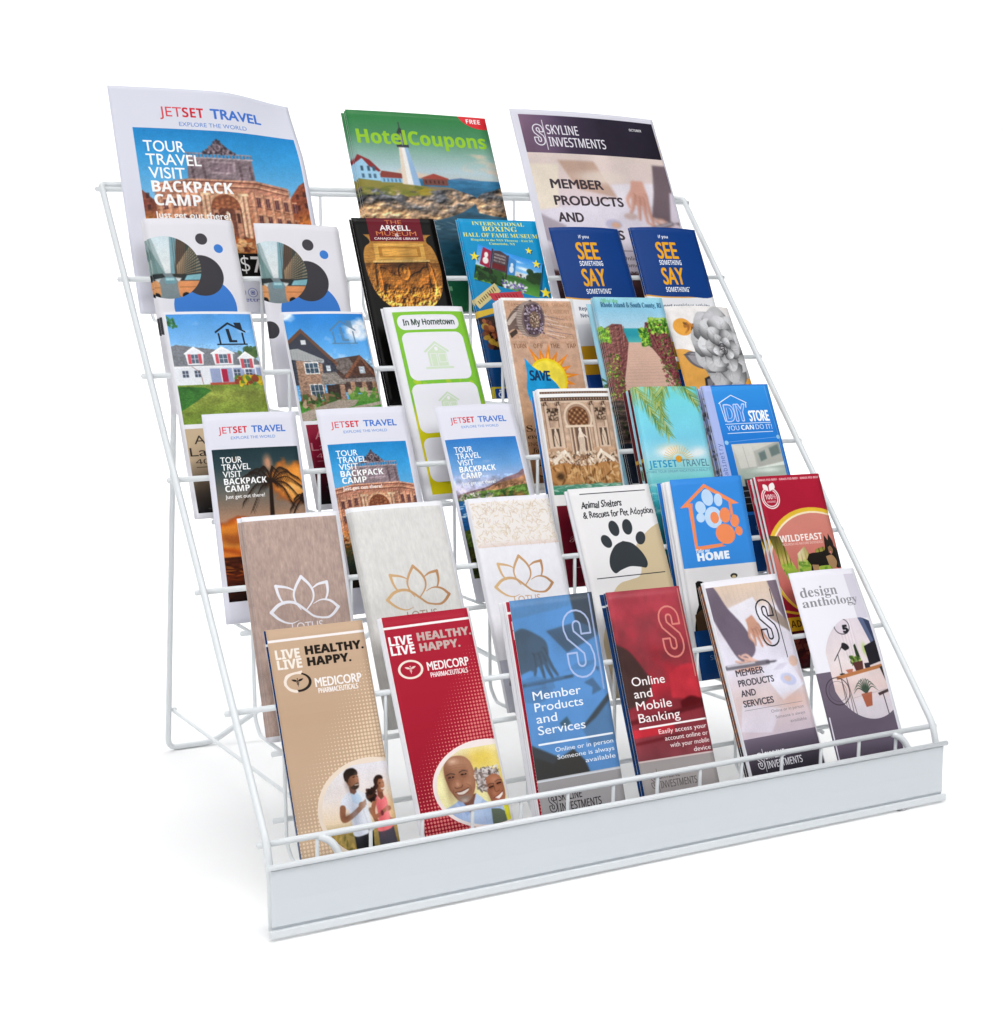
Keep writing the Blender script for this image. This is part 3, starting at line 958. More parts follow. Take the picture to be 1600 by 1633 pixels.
def art_boxing():
    A = Art(2.27, 440, '#0c8fc4')
    A.grad([(0, '#1398cf'), (1.0, '#0b86bd'), (1.25, '#0b4f86'), (2.3, '#0c3c73')])
    for t, x0, x1, y, c, f in (('INTERNATIONAL', .17, .84, .075, .045, 's'), ('BOXING', .285, .735, .147, .058, 's'), ('HALL OF FAME MUSEUM', .03, .985, .224, .050, 's'),
                               ('Ringside to the NYS Thruway - Exit 34', .115, .91, .274, .027, 's'), ('Canastota, NY', .34, .675, .319, .030, 's')):
        A.text(t, x0, x1, y, c, '#f1e95c', f)
    p = Art(.62, 380)
    p.grad([(0, '#2f8fe0'), (.3, '#8fc7f2'), (.36, '#cfe6f5')])
    p.ell(.75, .2, .14, .03, '#ffffff', .8, blur=.5)
    p.ell(.6, .1, .1, .02, '#ffffff', .6, blur=.5)
    p.rect(0, .36, 1, .62, '#3f7a33')
    p.grad([(.36, '#2d5026'), (.5, '#4a8f38'), (.62, '#5fa043')], y0=.4)
    p.poly([(.45, .29), (.82, .27), (.85, .33), (.45, .36)], '#d8dde0')
    p.dabs(26, (.45, .31, .99, .37), .02, .012, ['#eeeeee', '#26282c', '#b63a3a', '#7c858c'], 3, .9)
    p.dabs(90, (.0, .40, .40, .58), .06, .03, ['#1d3a1a', '#2e5726', '#142a12'], 2, .9)
    p.dabs(24, (.8, .2, 1.0, .40), .05, .05, ['#1d3a1a', '#24421e'], 6, .9)
    p.poly([(.24, .03), (.34, .0), (.46, .05), (.46, .36), (.24, .36)], '#4a3a40')
    p.rect(.25, .24, .45, .33, '#6e1f24')
    for k, t in enumerate(('INTERNATIONAL', 'BOXING', 'HALL OF FAME')):
        p.text(t, .26, .44, .10 + k * .055, .032, '#f2efe8', 's')
    p.poly([(.08, .02), (.21, .05), (.21, .36), (.06, .33)], '#a3203f')
    p.ell(.14, .24, .045, .06, '#f5f1ee')
    p.ell(.14, .14, .03, .05, '#f5f1ee')
    p.poly([(.48, .06), (.60, .09), (.60, .36), (.48, .38)], '#3d86c9')
    p.ell(.54, .27, .035, .06, '#dceaf5')
    p.ell(.54, .19, .022, .04, '#dceaf5')
    p.rect(.215, .0, .235, .46, '#3a2226')
    p.rect(.462, .04, .48, .48, '#3a2226')
    p.dabs(70, (.42, .47, .80, .60), .02, .014, ['#e9e4f5', '#8f79c4', '#5a4a97', '#f7f5fb'], 8, .9)
    p.photo(.005, .08, .1, 4)
    # photograph set askew on the cover
    c = np.array([(.192, .318), (.976, .543), (.862, .948), (.050, .752)])
    e1, e2 = c[1] - c[0], c[3] - c[0]
    M = np.linalg.inv(np.stack([e1, e2], 1))
    X, Y = A.U + 0 * A.V - c[0][0], A.V + 0 * A.U - c[0][1]
    a, b = M[0, 0] * X + M[0, 1] * Y, M[1, 0] * X + M[1, 1] * Y
    inn = ((a > 0) & (a < 1) & (b > 0) & (b < 1)).astype(float)
    A.poly([(q[0] + .012, q[1] + .014) for q in c], '#0a3550', .7)
    ix, iy = np.clip(a * p.W, 0, p.W - 1).astype(int), np.clip(b * p.H, 0, p.H - 1).astype(int)
    A.mix((slice(None), slice(None)), inn, p.a[iy, ix])
    for x, y, r in ((.118, .470, .062), (.83, .385, .048), (.893, .553, .056), (.935, .915, .075)):
        star(A, x, y, r)
    A.poly([(-.02, 1.02), (.30, .80), (.36, .90), (.05, 1.12)], '#d6c489')
    for k in range(9):
        A.line([(.05 + k * .028, 1.03 - k * .022), (.068 + k * .028, 1.055 - k * .020)], .014, '#5a4626', .8)
    A.poly([(.20, .93), (.62, .90), (.64, .985), (.24, 1.02)], '#c73a48')
    for k in range(8):
        A.line([(.28 + k * .038, .955 - k * .003), (.295 + k * .038, .985 - k * .003)], .013, '#7a1a26', .7)
    A.poly([(-.02, 1.16), (.26, 1.10), (.26, 1.16), (-.02, 1.24)], '#d9b43a')
    A.poly([(.0, 1.24), (.7, 1.12), (.8, 1.6), (.12, 1.62)], '#2a1712')
    A.dabs(70, (.05, 1.26, .6, 1.6), .04, .03, ['#7c3a22', '#b5683c', '#3d1d14', '#c9a23a'], 6, .8)
    A.rect(0, 2.06, 1, 2.27, '#c7b51e')
    A.rrect(.03, 2.08, .2, 2.22, .02, '#163f86')
    A.ell(.10, 2.155, .035, .035, '#e9eef5')
    A.ell(.10, 2.155, .022, .022, '#163f86')
    A.ell(.095, 2.105, .012, .012, '#e9eef5')
    return A


def art_see():
    A = Art(2.27, 400, '#f2f2f5')
    A.rect(0, 0, 1, .945, '#143f85')
    A.poly(spline([(-.01, .93), (.25, .965), (.6, .972), (1.01, .945), (1.01, .96), (.6, .987), (.25, .982), (-.01, .95)], 6), '#e5a52c')
    A.poly(spline([(-.01, .93), (.25, .965), (.6, .972), (1.01, .945), (1.01, .5), (-.01, .5)], 6), '#143f85')
    A.text('if you', .375, .522, .155, .042, '#ffffff', 'b')
    A.text('SEE', .30, .615, .44, .225, '#f0ab23', 'g', .014)
    A.text('SOMETHING', .30, .63, .53, .066, '#ffffff', 'b')
    A.text('SAY', .29, .62, .80, .225, '#f0ab23', 'g', .014)
    A.text('SOMETHING', .30, .635, .905, .066, '#ffffff', 'b')
    A.ell(.65, .845, .008, .008, '#ffffff')
    A.text('Report suspicious activity', .14, .90, 1.12, .05, '#3d4c63', 'b')
    A.text('New York State', .14, .62, 1.21, .05, '#3d4c63', 'b')
    A.grad([(1.3, '#e6e8ec'), (1.55, '#c9ccd2')], y0=1.3, y1=1.58)
    A.rect(0, 1.58, 1, 1.95, '#b98a1a')
    A.rect(0, 1.95, 1, 2.27, '#143f85')
    return A


def house_logo(A, x0, y0, x1, y1, col, al=1.):
    w, h = x1 - x0, y1 - y0
    P = lambda a, b: (x0 + a * w, y0 + b * h)
    A.poly([P(-.02, .42), P(.46, 0), P(1.02, .40), P(1.02, .48), P(.46, .10), P(0, .50)], col, al)
    A.poly([P(.66, .02), P(.90, .02), P(.93, .36), P(.70, .18)], col, al)
    A.line([P(.10, .52), P(.12, .98)], .02, col, al)
    A.line([P(.90, .50), P(.92, .98)], .02, col, al)
    A.line([P(.02, .985), P(1.0, .985)], .016, col, al)
    A.poly([P(.36, .30), P(.47, .30), P(.52, .80), P(.68, .80), P(.69, .90), P(.42, .90)], col, al)


def agent_panel(A, y, bg0, bg1, tc):
    A.grad([(y, bg0), (y + .35, bg0), (y + .62, bg1), (y + .94, '#121013')], .03, y, .975, y + .94)
    A.text('Ana', .11, .40, y + .175, .095, tc, 'g', al=.9)
    A.text('Larson', .045, .62, y + .31, .095, tc, 'g', al=.9)
    A.text('401.555', .09, .60, y + .40, .055, tc, 'n', al=.9)
    A.rect(.09, y + .43, .6, y + .44, tc, .6)
    house_logo(A, .14, y + .62, .62, y + .9, '#3c3833', .8)


def art_house1():
    A = Art(2.34, 400, '#e9e8ee')
    p = Art(1.36, 360)
    p.grad([(0, '#4d97dd'), (.35, '#7dbaf0'), (.6, '#b4d8f5')])
    f = p.fbm(3, 9, seed=2)
    p.blend(f, .55, .85, '#ffffff', .5, y1=.5)
    p.dabs(40, (-.05, .02, .1, .16), .03, .01, ['#2b5a2e', '#3f7a3e'], 3, .8)
    p.poly([(.0, .40), (.06, .385), (.92, .52), (1.02, .64), (1.02, .68), (0, .66)], '#7c7f86')
    p.tex(p.fbm(60, seed=5, octs=2), .15, y0=.38, y1=.68)
    p.dabs(20, (.8, .45, 1, .6), .04, .03, ['#3f5a33', '#54713f'], 5, .8)
    p.poly([(0, .65), (1.02, .665), (1.02, .87), (0, .90)], '#e6e9ef')
    p.poly([(.40, .69), (1.02, .69), (1.02, .86), (.40, .88)], '#9aa6c9')
    for x in (.52, .66, .80, .93):
        p.rect(x, .69, x + .013, .875, '#f2f2f5')
    p.rect(.53, .70, .60, .86, '#b02545')
    for x in (.08, .22, .68, .82):
        p.rect(x, .71, x + .07, .79, '#4a5668')
        p.line([(x + .035, .71), (x + .035, .79)], .006, '#eeeeff')
        p.line([(x, .75), (x + .07, .75)], .006, '#eeeeff')
    p.rect(0, .652, 1, .668, '#f4f4f6')
    for cx, w, y in ((.25, .105, .42), (.58, .125, .425), (.85, .09, .49)):
        p.poly([(cx - w, y + .07), (cx, y), (cx + w, y + .07), (cx + w * .85, y + .22), (cx - w * .85, y + .22)], '#eef0f4')
        p.poly([(cx - w * 1.15, y + .075), (cx, y - .012), (cx + w * 1.15, y + .075), (cx + w * 1.1, y + .09), (cx, y + .012), (cx - w * 1.1, y + .09)], '#fafafa')
        p.rect(cx - w * .38, y + .09, cx + w * .38, y + .20, '#5b6b7c')
        p.line([(cx, y + .09), (cx, y + .2)], .006, '#eeeeff')
        p.line([(cx - w * .38, y + .145), (cx + w * .38, y + .145)], .006, '#eeeeff')
        for s in (-1, 1):
            p.rect(cx + s * w * .58 - .018, y + .085, cx + s * w * .58 + .018, y + .205, '#cf5560')
    p.grad([(.87, '#6d8a35'), (1.0, '#8f9a45'), (1.36, '#6f8a30')], y0=.885)
    p.poly([(0, .90), (.30, .92), (.38, .96), (.2, 1.08), (0, 1.2)], '#2c6b2c', .85)
    p.rect(.38, .865, .72, .895, '#b5523f')
    p.dabs(50, (.70, .81, 1.0, .88), .035, .03, ['#e0c22e', '#8c3a2a', '#4f7a2c', '#c7a52c'], 7, .9)
    p.line(spline([(.3, .88), (.28, .74), (.2, .66)], 4), .008, '#8a5a4a', .7)
    p.tex(p.fbm(70, 90, seed=9, octs=3), .22, y0=.88)
    p.tex(p.fbm(7, 12, seed=4, octs=3), .22, y0=.9)
    p.photo(.0035, .05, .06, 5)
    A.paste(p, .03, .03, .985, 1.31)
    house_logo(A, .545, .13, .885, .40, '#1c2733')
    agent_panel(A, 1.36, '#c2ab8d', '#5a4c3f', '#2a2220')
    return A


def art_house2():
    A = Art(2.39, 400, '#e9e8ee')
    p = Art(1.37, 360)
    p.grad([(0, '#2a83d6'), (.6, '#6db3ec')])
    f = p.fbm(3.2, 4.5, seed=15)
    p.blend(f, .42, .66, '#f7f8fb', .95, y1=.85)
    p.blend(f, .66, .8, '#c3c9d4', .6, y1=.85)
    B, T = '#3c3f4a', '#6b4a3a'
    p.poly([(.50, .60), (.84, .55), (1.02, .78), (1.02, 1.06), (.45, 1.02)], '#4d3b36')
    p.poly([(.50, .60), (.70, .585), (.78, .74), (.60, .80), (.46, .66)], '#6e6460')
    p.poly([(.62, .82), (.84, .56), (.99, .80)], '#54372d')
    p.poly([(.60, .83), (.84, .545), (1.0, .82), (.98, .84), (.84, .60), (.64, .85)], '#7b4f3b')
    p.rect(.80, .70, .87, .79, '#b9c3cc')
    p.poly([(.56, .86), (1.02, .84), (1.02, .90), (.56, .90)], '#8a7f7a')
    for x in (.66, .80, .93):
        p.poly([(x, .90), (x + .05, .90), (x + .07, 1.08), (x - .01, 1.09)], '#a17d64')
    p.poly([(0, .36), (.175, .22), (.52, .64), (.52, .90), (0, .92)], B)
    p.poly([(-.02, .36), (.175, .19), (.56, .66), (.53, .69), (.175, .25), (-.02, .41)], T)
    p.rect(.15, .34, .21, .40, '#d6d9de')
    p.poly([(0, .46), (.10, .45), (.39, .60), (.38, .645), (0, .59)], '#a2a4a5')
    for k in range(12):
        p.line([(.01 + k * .032, .47 + k * .011), (.01 + k * .033, .59 + k * .005)], .004, '#7f8284', .7)
    p.poly([(.05, .60), (.36, .65), (.33, 1.10), (.03, 1.17)], '#9c7c68')
    for (x0, y0, x1, y1) in ((.15, .64, .30, .77), (.17, .92, .31, 1.08)):
        p.rect(x0 - .012, y0 - .012, x1 + .012, y1 + .012, '#efe9e2')
        p.rect(x0, y0, x1, y1, '#3f5263')
        for t in (.33, .66):
            p.line([(x0 + (x1 - x0) * t, y0), (x0 + (x1 - x0) * t, y1)], .006, '#efe9e2')
        p.line([(x0, (y0 + y1) / 2), (x1, (y0 + y1) / 2)], .006, '#efe9e2')
    p.rect(.40, .68, .45, .75, '#c7cfd6')
    p.poly([(.33, .78), (.50, .76), (.60, .90), (.60, .92), (.31, .92)], '#8d857e')
    p.rect(.36, .93, .52, 1.12, '#3a2c27')
    p.poly([(.52, .93), (.58, .93), (.58, 1.13), (.51, 1.13)], '#9c7c68')
    p.tex(p.fbm(55, 80, seed=3, octs=2), .35, y0=.6, y1=1.16)
    p.grad([(1.08, '#4f8a35'), (1.37, '#3f8a2c')], y0=1.12)
    p.poly([(.60, 1.06), (1.02, 1.05), (1.02, 1.16), (.62, 1.15)], '#5a8f3a')
    p.dabs(70, (.02, 1.05, .5, 1.20), .035, .018, ['#6d4a34', '#3f5f2c', '#8a6a4c', '#2f4a22', '#b39a7c'], 8, .9)
    p.dabs(30, (.62, 1.0, 1.0, 1.10), .03, .02, ['#4a7a33', '#6f9a3f', '#b9a48a'], 9, .9)
    p.poly([(.48, 1.12), (.72, 1.13), (.66, 1.20), (.0, 1.40), (.0, 1.27)], '#a89a8c')
    p.poly([(1.02, 1.19), (.6, 1.27), (.2, 1.40), (1.02, 1.40)], '#4f9a34')
    p.poly([(1.02, 1.15), (.62, 1.22), (.02, 1.40), (.16, 1.40), (.6, 1.27), (1.02, 1.19)], '#b5a798')
    p.tex(p.fbm(70, 90, seed=9, octs=3), .22, y0=1.1)
    p.photo(.0035, .05, .08, 6)
    A.paste(p, .005, .03, 1.0, 1.34)
    A.rect(.985, 0, 1, 2.39, '#e9e8ee')
    house_logo(A, .535, .11, .85, .41, '#5d7f9c', .75)
    agent_panel(A, 1.385, '#8c1433', '#4a0d1e', '#c98a92')
    return A
def house_icon(A, cx, y, s, col, door=True):
    A.poly([(cx - .52 * s, y + .40 * s), (cx, y), (cx + .52 * s, y + .40 * s), (cx + .46 * s, y + .46 * s), (cx, y + .10 * s), (cx - .46 * s, y + .46 * s)], col)
    A.poly([(cx - .38 * s, y + .44 * s), (cx, y + .15 * s), (cx + .38 * s, y + .44 * s), (cx + .38 * s, y + 1.0 * s), (cx - .38 * s, y + 1.0 * s)], col)
    A.rect(cx - .56 * s, y + 1.02 * s, cx + .56 * s, y + 1.10 * s, col)
    w = '#f1f0f4'
    A.ell(cx, y + .31 * s, .07 * s, .08 * s, w)
    A.rect(cx - .30 * s, y + .48 * s, cx - .02 * s, y + .99 * s, w, .7)
    A.rect(cx - .27 * s, y + .51 * s, cx - .05 * s, y + .99 * s, col)
    A.rect(cx + .03 * s, y + .50 * s, cx + .36 * s, y + .86 * s, w, .8)
    A.rect(cx + .06 * s, y + .53 * s, cx + .33 * s, y + .83 * s, col)


def art_hometown():
    A = Art(2.33, 400, '#ebebf0')
    A.grad([(0, '#86c53b'), (1.15, '#7cc03a'), (1.35, '#c9c818'), (1.75, '#d8cb14'), (2.33, '#dccc12')], .088, .065, .99, 2.26)
    A.dabs(16, (.10, .90, .9, 1.05), .03, .03, ['#b5cf2e', '#a5c93a'], 4, .7)
    w = '#ecebf2'
    A.rrect(.125, .105, .90, .292, .085, w)
    A.text('In My Hometown', .19, .845, .232, .072, '#223c2c', 'n', .006)
    A.rrect(.135, .325, .91, .915, .09, w)
    A.rrect(.115, .96, .935, 1.545, .09, w)
    A.rrect(.115, 1.60, .935, 2.12, .09, w)
    house_icon(A, .525, .44, .31, '#d3e3c9')
    house_icon(A, .54, 1.06, .26, '#cfe0c4')
    A.poly([(.20, 2.12), (.36, 2.16), (.40, 2.12)], '#c2b510')
    return A


def art_shower():
    A = Art(2.40, 400, '#f1eeec')
    A.grad([(0, '#c9a084'), (.65, '#cda68e'), (1.6, '#c59a78'), (2.0, '#9a6f50'), (2.4, '#6f4a34')], .03, .035, .965, 2.34)
    tc = '#9a6f52'
    for t, x0, x1, y, c in (('TAKE A SHORTER SHOWER', .08, .93, .115, .052), ('FULL LOADS OF LAUNDRY', .10, .93, .20, .050), ('WASH FULL DISHES', .36, .93, .285, .050),
                            ('WATER LESS OFTEN', .45, .93, .37, .045), ('RUN A FULL LOAD OF DISHES', .06, .93, .525, .050), ('USE TREES AND LINENS MORE THAN ONCE', .05, .93, .59, .030)):
        A.text(t, x0, x1, y, c, tc, 'm', 0, .75)
    # shower head
    A.poly(spline([(.03, .30), (.10, .20), (.22, .10), (.34, .05), (.42, .05), (.30, .42), (.12, .40), (.03, .44)], 5), '#6f5c55')
    A.line(spline([(.05, .33), (.16, .22), (.3, .14)], 5), .05, '#c4b3a8')
    A.poly([(.04, .46), (.14, .40), (.16, .45), (.06, .52)], '#4a3a34')
    A.ell(.33, .27, .16, .235, '#9b8a82', rot=.25)
    for k in range(26):
        A.line([(.17 + .03 * math.sin(k), .08 + k * .016), (.25, .09 + k * .016)], .005, '#e3d9d2' if k % 2 else '#5a4843', .6)
    A.ell(.40, .275, .158, .235, '#7c6a66', rot=.25)
    A.ell(.405, .275, .138, .21, '#5b4a52', rot=.25)
    A.dabs(170, (.29, .09, .52, .46), .011, .011, ['#cbbec9', '#8f7c9c', '#3c2f38', '#b3a2b5'], 3, .9)
    A.ell(.415, .28, .07, .11, '#7b6253', rot=.25)
    A.dabs(60, (.36, .20, .47, .37), .009, .009, ['#d8c6b0', '#4a3a34', '#a98f7c'], 4, .9)
    for k in range(40):
        y = .20 + (k % 10) * .032
        A.line([(.54 + .01 * (k % 7), y), (.60 + .34 * ((k * 37) % 10) / 10, y + .05)], .006, '#7d6672' if k % 2 else '#e9ddd6', .45)
    A.photo(.003, .05, .04, 5)
    A.text('TURN  OFF  THE  TAP', .06, .935, .648, .056, '#8d6247', 'm', .003)
    # sun and drop
    for k in range(9):
        a = math.radians(-118 + k * 19)
        cx, cy = .47, 1.02
        b = math.radians(5)
        R = .34 if k % 2 else .40
        A.poly([(cx + .24 * math.cos(a - .16), cy + .24 * math.sin(a - .16)), (cx + R * 1.12 * math.cos(a), cy + R * 1.12 * math.sin(a)), (cx + .24 * math.cos(a + .16), cy + .24 * math.sin(a + .16))], '#e98a2c')
        A.poly([(cx + .22 * math.cos(a - .09), cy + .22 * math.sin(a - .09)), (cx + R * .85 * math.cos(a), cy + R * .85 * math.sin(a)), (cx + .22 * math.cos(a + .09), cy + .22 * math.sin(a + .09))], '#f3b24a')
    A.ell(.47, 1.04, .26, .26, '#f0d21e')
    A.ell(.47, 1.04, .235, .235, '#f6e04a')
    A.poly(spline([(.185, .772), (.30, .90), (.46, 1.0), (.59, 1.14), (.62, 1.32), (.50, 1.46), (.33, 1.47), (.19, 1.36), (.15, 1.18), (.185, .98), (.185, .772)], 6), '#1e9fdc')
    A.text('SAVE', .215, .50, 1.055, .12, '#123a63', 'n', .014, rot=.03)
    A.text('SAVE', .05, .5, 1.70, .075, '#4a3324', 's')
    A.text('every drop', .05, .55, 1.79, .06, '#4a3324', 'k')
    A.text('INCREASE', .04, .44, 1.878, .045, '#5a4230', 'n')
    A.text('for the', .07, .40, 1.965, .06, '#3f2c20', 'k')
    A.ell(.16, 2.19, .075, .075, '#4a3324')
    A.ell(.16, 2.19, .058, .058, '#a37a58')
    A.tex(A.fbm(16, seed=3), .10)
    return A


def art_map():
    A = Art(2.42, 400, '#8fcbe2')
    A.grad([(0, '#9bd4e3'), (.15, '#8ec9e4'), (.3, '#a6d2e8'), (.41, '#b7d8ea'), (.415, '#2fa3ae'), (.5, '#2c98a8'), (.62, '#5fbcb4')])
    A.text('Official Map', .10, .34, .068, .045, '#6fb98a', 'i', .002)
    A.text('Rhode Island & South County, RI', .085, .965, .132, .062, '#2f5f80', 's')
    A.rect(0, .60, 1, 2.4, '#6b4a40')
    A.poly([(.355, .60), (.64, .60), (.78, .80), (.93, 1.16), (1.0, 1.5), (.12, 1.5), (.17, 1.15), (.28, .85)], '#dfb9a6')
    for k in range(30):
        y = .615 + k * k * .0010 + k * .008
        A.line([(.05, y), (1.0, y - .006)], .0025 + k * .0001, '#b78d7c', .6)
    left = [(.0, .44), (.10, .40), (.19, .355), (.325, .36), (.335, .45), (.37, .60), (.29, .85), (.20, 1.10), (.14, 1.6), (.0, 1.6)]
    right = [(.60, .58), (.63, .44), (.67, .33), (.80, .33), (.95, .36), (1.0, .38), (1.0, 1.2), (.92, 1.15), (.80, .84), (.66, .62)]
    A.poly(left, '#7c4a48')
    A.poly(right, '#7c4a48')
    rs = random.Random(5)
    for k in range(46):
        x = .02 + k * .0073
        A.line([(x, .40 - min(x, .3) * .12 + .02), (x - .04, 1.1 - k * .010)], .006, rs.choice(['#5a3338', '#a06a64', '#8c5a50', '#b88a7c']), .75)
        x = .66 + k * .0075
        A.line([(x, .34 + (x - .66) * .1), (x + .1, .66 + k * .012)], .006, rs.choice(['#5a3338', '#8f4048', '#a06a64', '#6d3038']), .75)
    A.dabs(260, (.0, .75, .20, 1.6), .013, .008, ['#4f8a2e', '#7fb53a', '#2f5f22', '#8c4450', '#b9cf5a', '#8a6a4a'], 3, .85)
    A.dabs(120, (.0, .40, .12, .60), .018, .012, ['#4f8a2e', '#7fb53a', '#a9c94a'], 4, .85)
    A.dabs(130, (.56, .42, .68, .65), .02, .014, ['#3f7a2a', '#74ad36', '#2f5f22', '#a5cc48'], 5, .9)
    A.dabs(170, (.72, .28, 1.0, .48), .022, .014, ['#4f8a2e', '#8dbd3c', '#2f5f22', '#b3d25a'], 6, .9)
    A.dabs(420, (.78, .50, 1.0, 1.2), .013, .008, ['#3f7030', '#8a2f42', '#a04456', '#6fa03a', '#5a1f2e'], 7, .8)
    A.poly([(0, 1.35), (1, 1.35), (1, 2.42), (0, 2.42)], '#4a3f3a')
    for k in range(20):
        A.rect(0, 1.38 + k * .045, 1, 1.40 + k * .045, ['#5f4f48', '#332b29', '#6f5c52'][k % 3])
    A.dabs(120, (.0, 1.4, 1, 1.95), .02, .012, ['#2f4a22', '#1f3318', '#6d5a4c', '#15100f'], 8, .8)
    A.rect(0, 1.9, 1, 2.42, '#1c2433')
    veg = np.clip(np.maximum(A.area(left), A.area(right)) + (A.V > 1.35), 0, 1)
    A.relief(A.fbm(34, seed=9, octs=4, gain=.65), .17, veg, .002)
    A.photo(.004, .06, .06, 5)
    A.text('Official Map', .10, .34, .068, .045, '#6fb98a', 'i', .002)
    A.text('Rhode Island & South County, RI', .085, .965, .132, .062, '#2f5f80', 's')
    return A


def art_rose():
    A = Art(2.30, 400, '#eeeae8')
    A.ell(.185, .292, .135, .12, '#e9a544')
    A.ell(.05, 1.15, .46, .56, '#e6a850')
    A.ell(.9, 1.25, .3, .24, '#e9a544')
    A.dabs(10, (.22, .24, .34, .36), .04, .02, ['#a5642a', '#c47c34', '#6f4a2c'], 4, .8)
    rs = random.Random(11)
    # stem and leaves, then the petals from the outside in
    A.line(spline([(.52, .95), (.46, 1.2), (.50, 1.5)], 5), .02, '#6d6a70')
    for pts, c in (([(.09, .67), (.2, .63), (.34, .69), (.47, .86), (.30, .87), (.17, .80)], '#6a676d'), ([(.30, 1.00), (.42, .96), (.46, 1.02), (.38, 1.15), (.28, 1.22)], '#2f2d31')):
        A.poly(spline(pts + pts[:1], 5), c)
        A.poly(spline([(x * .8 + pts[2][0] * .2, y * .8 + pts[2][1] * .2 + .012) for x, y in pts + pts[:1]], 5), '#b9b6bb', .6)
        A.line(pts[::2], .006, '#3a383c')
    cx, cy = .70, .60
    R = [(.34, 9), (.27, 7), (.19, 6), (.115, 5), (.055, 3)]
    for lvl, (r, n) in enumerate(R):
        for k in range(n):
            a = k * 6.283 / n + lvl * .6 + rs.uniform(-.15, .15)
            px, py = cx + r * .80 * math.cos(a), cy + r * 1.12 * math.sin(a)
            sz = r * (.66 if lvl < 3 else .72)
            base = [.80, .84, .80, .86, .76][lvl] + rs.uniform(-.06, .08)
            g = np.clip(base, 0, 1)
            ca, sa = math.cos(a), math.sin(a)
            p = []
            for t in range(14):
                th = t * 6.283 / 14
                q = sz * (1 + .10 * math.sin(3 * th + k))
                ex, ey = q * .75 * math.cos(th), q * 1.05 * math.sin(th)
                p.append((px + ex * ca - ey * sa, py + ex * sa + ey * ca))
            A.poly([(x - .012 * ca, y - .012 * sa + .008) for x, y in p], '#3f3d42', .8)
            A.poly(p, np.array([.42, .42, .44]) * g)
            for t_ in range(7):
                q_ = 1 - t_ * .09
                gg = g * (.52 + .08 * t_)
                A.poly([((x - px) * q_ + px + ca * sz * .085 * t_, (y - py) * q_ + py + sa * sz * .11 * t_) for x, y in p], np.array([gg, gg, gg * 1.01]), .8)
            for j in range(9):
                b = a + rs.uniform(-.6, .6)
                A.line([(px - sz * .55 * ca, py - sz * .55 * sa), (px + sz * .55 * math.cos(b), py + sz * .62 * math.sin(b))], .004, '#6a676e' if j % 2 else '#f6f5f8', .35)
    A.line(spline([(.64, .57), (.70, .53), (.76, .58), (.74, .67), (.67, .68)], 5), .012, '#3b393e')
    A.line(spline([(.66, .62), (.70, .60), (.73, .63)], 5), .010, '#2d2b30')
    A.ell(.62, .15, .2, .08, '#dad8dd', .7, blur=.5)
    A.photo(.0035, .03, .05, 6)
    A.rect(0, 1.62, 1, 2.30, '#d6d0ca')
    A.tex(A.fbm(12, seed=6), .05)
    return A


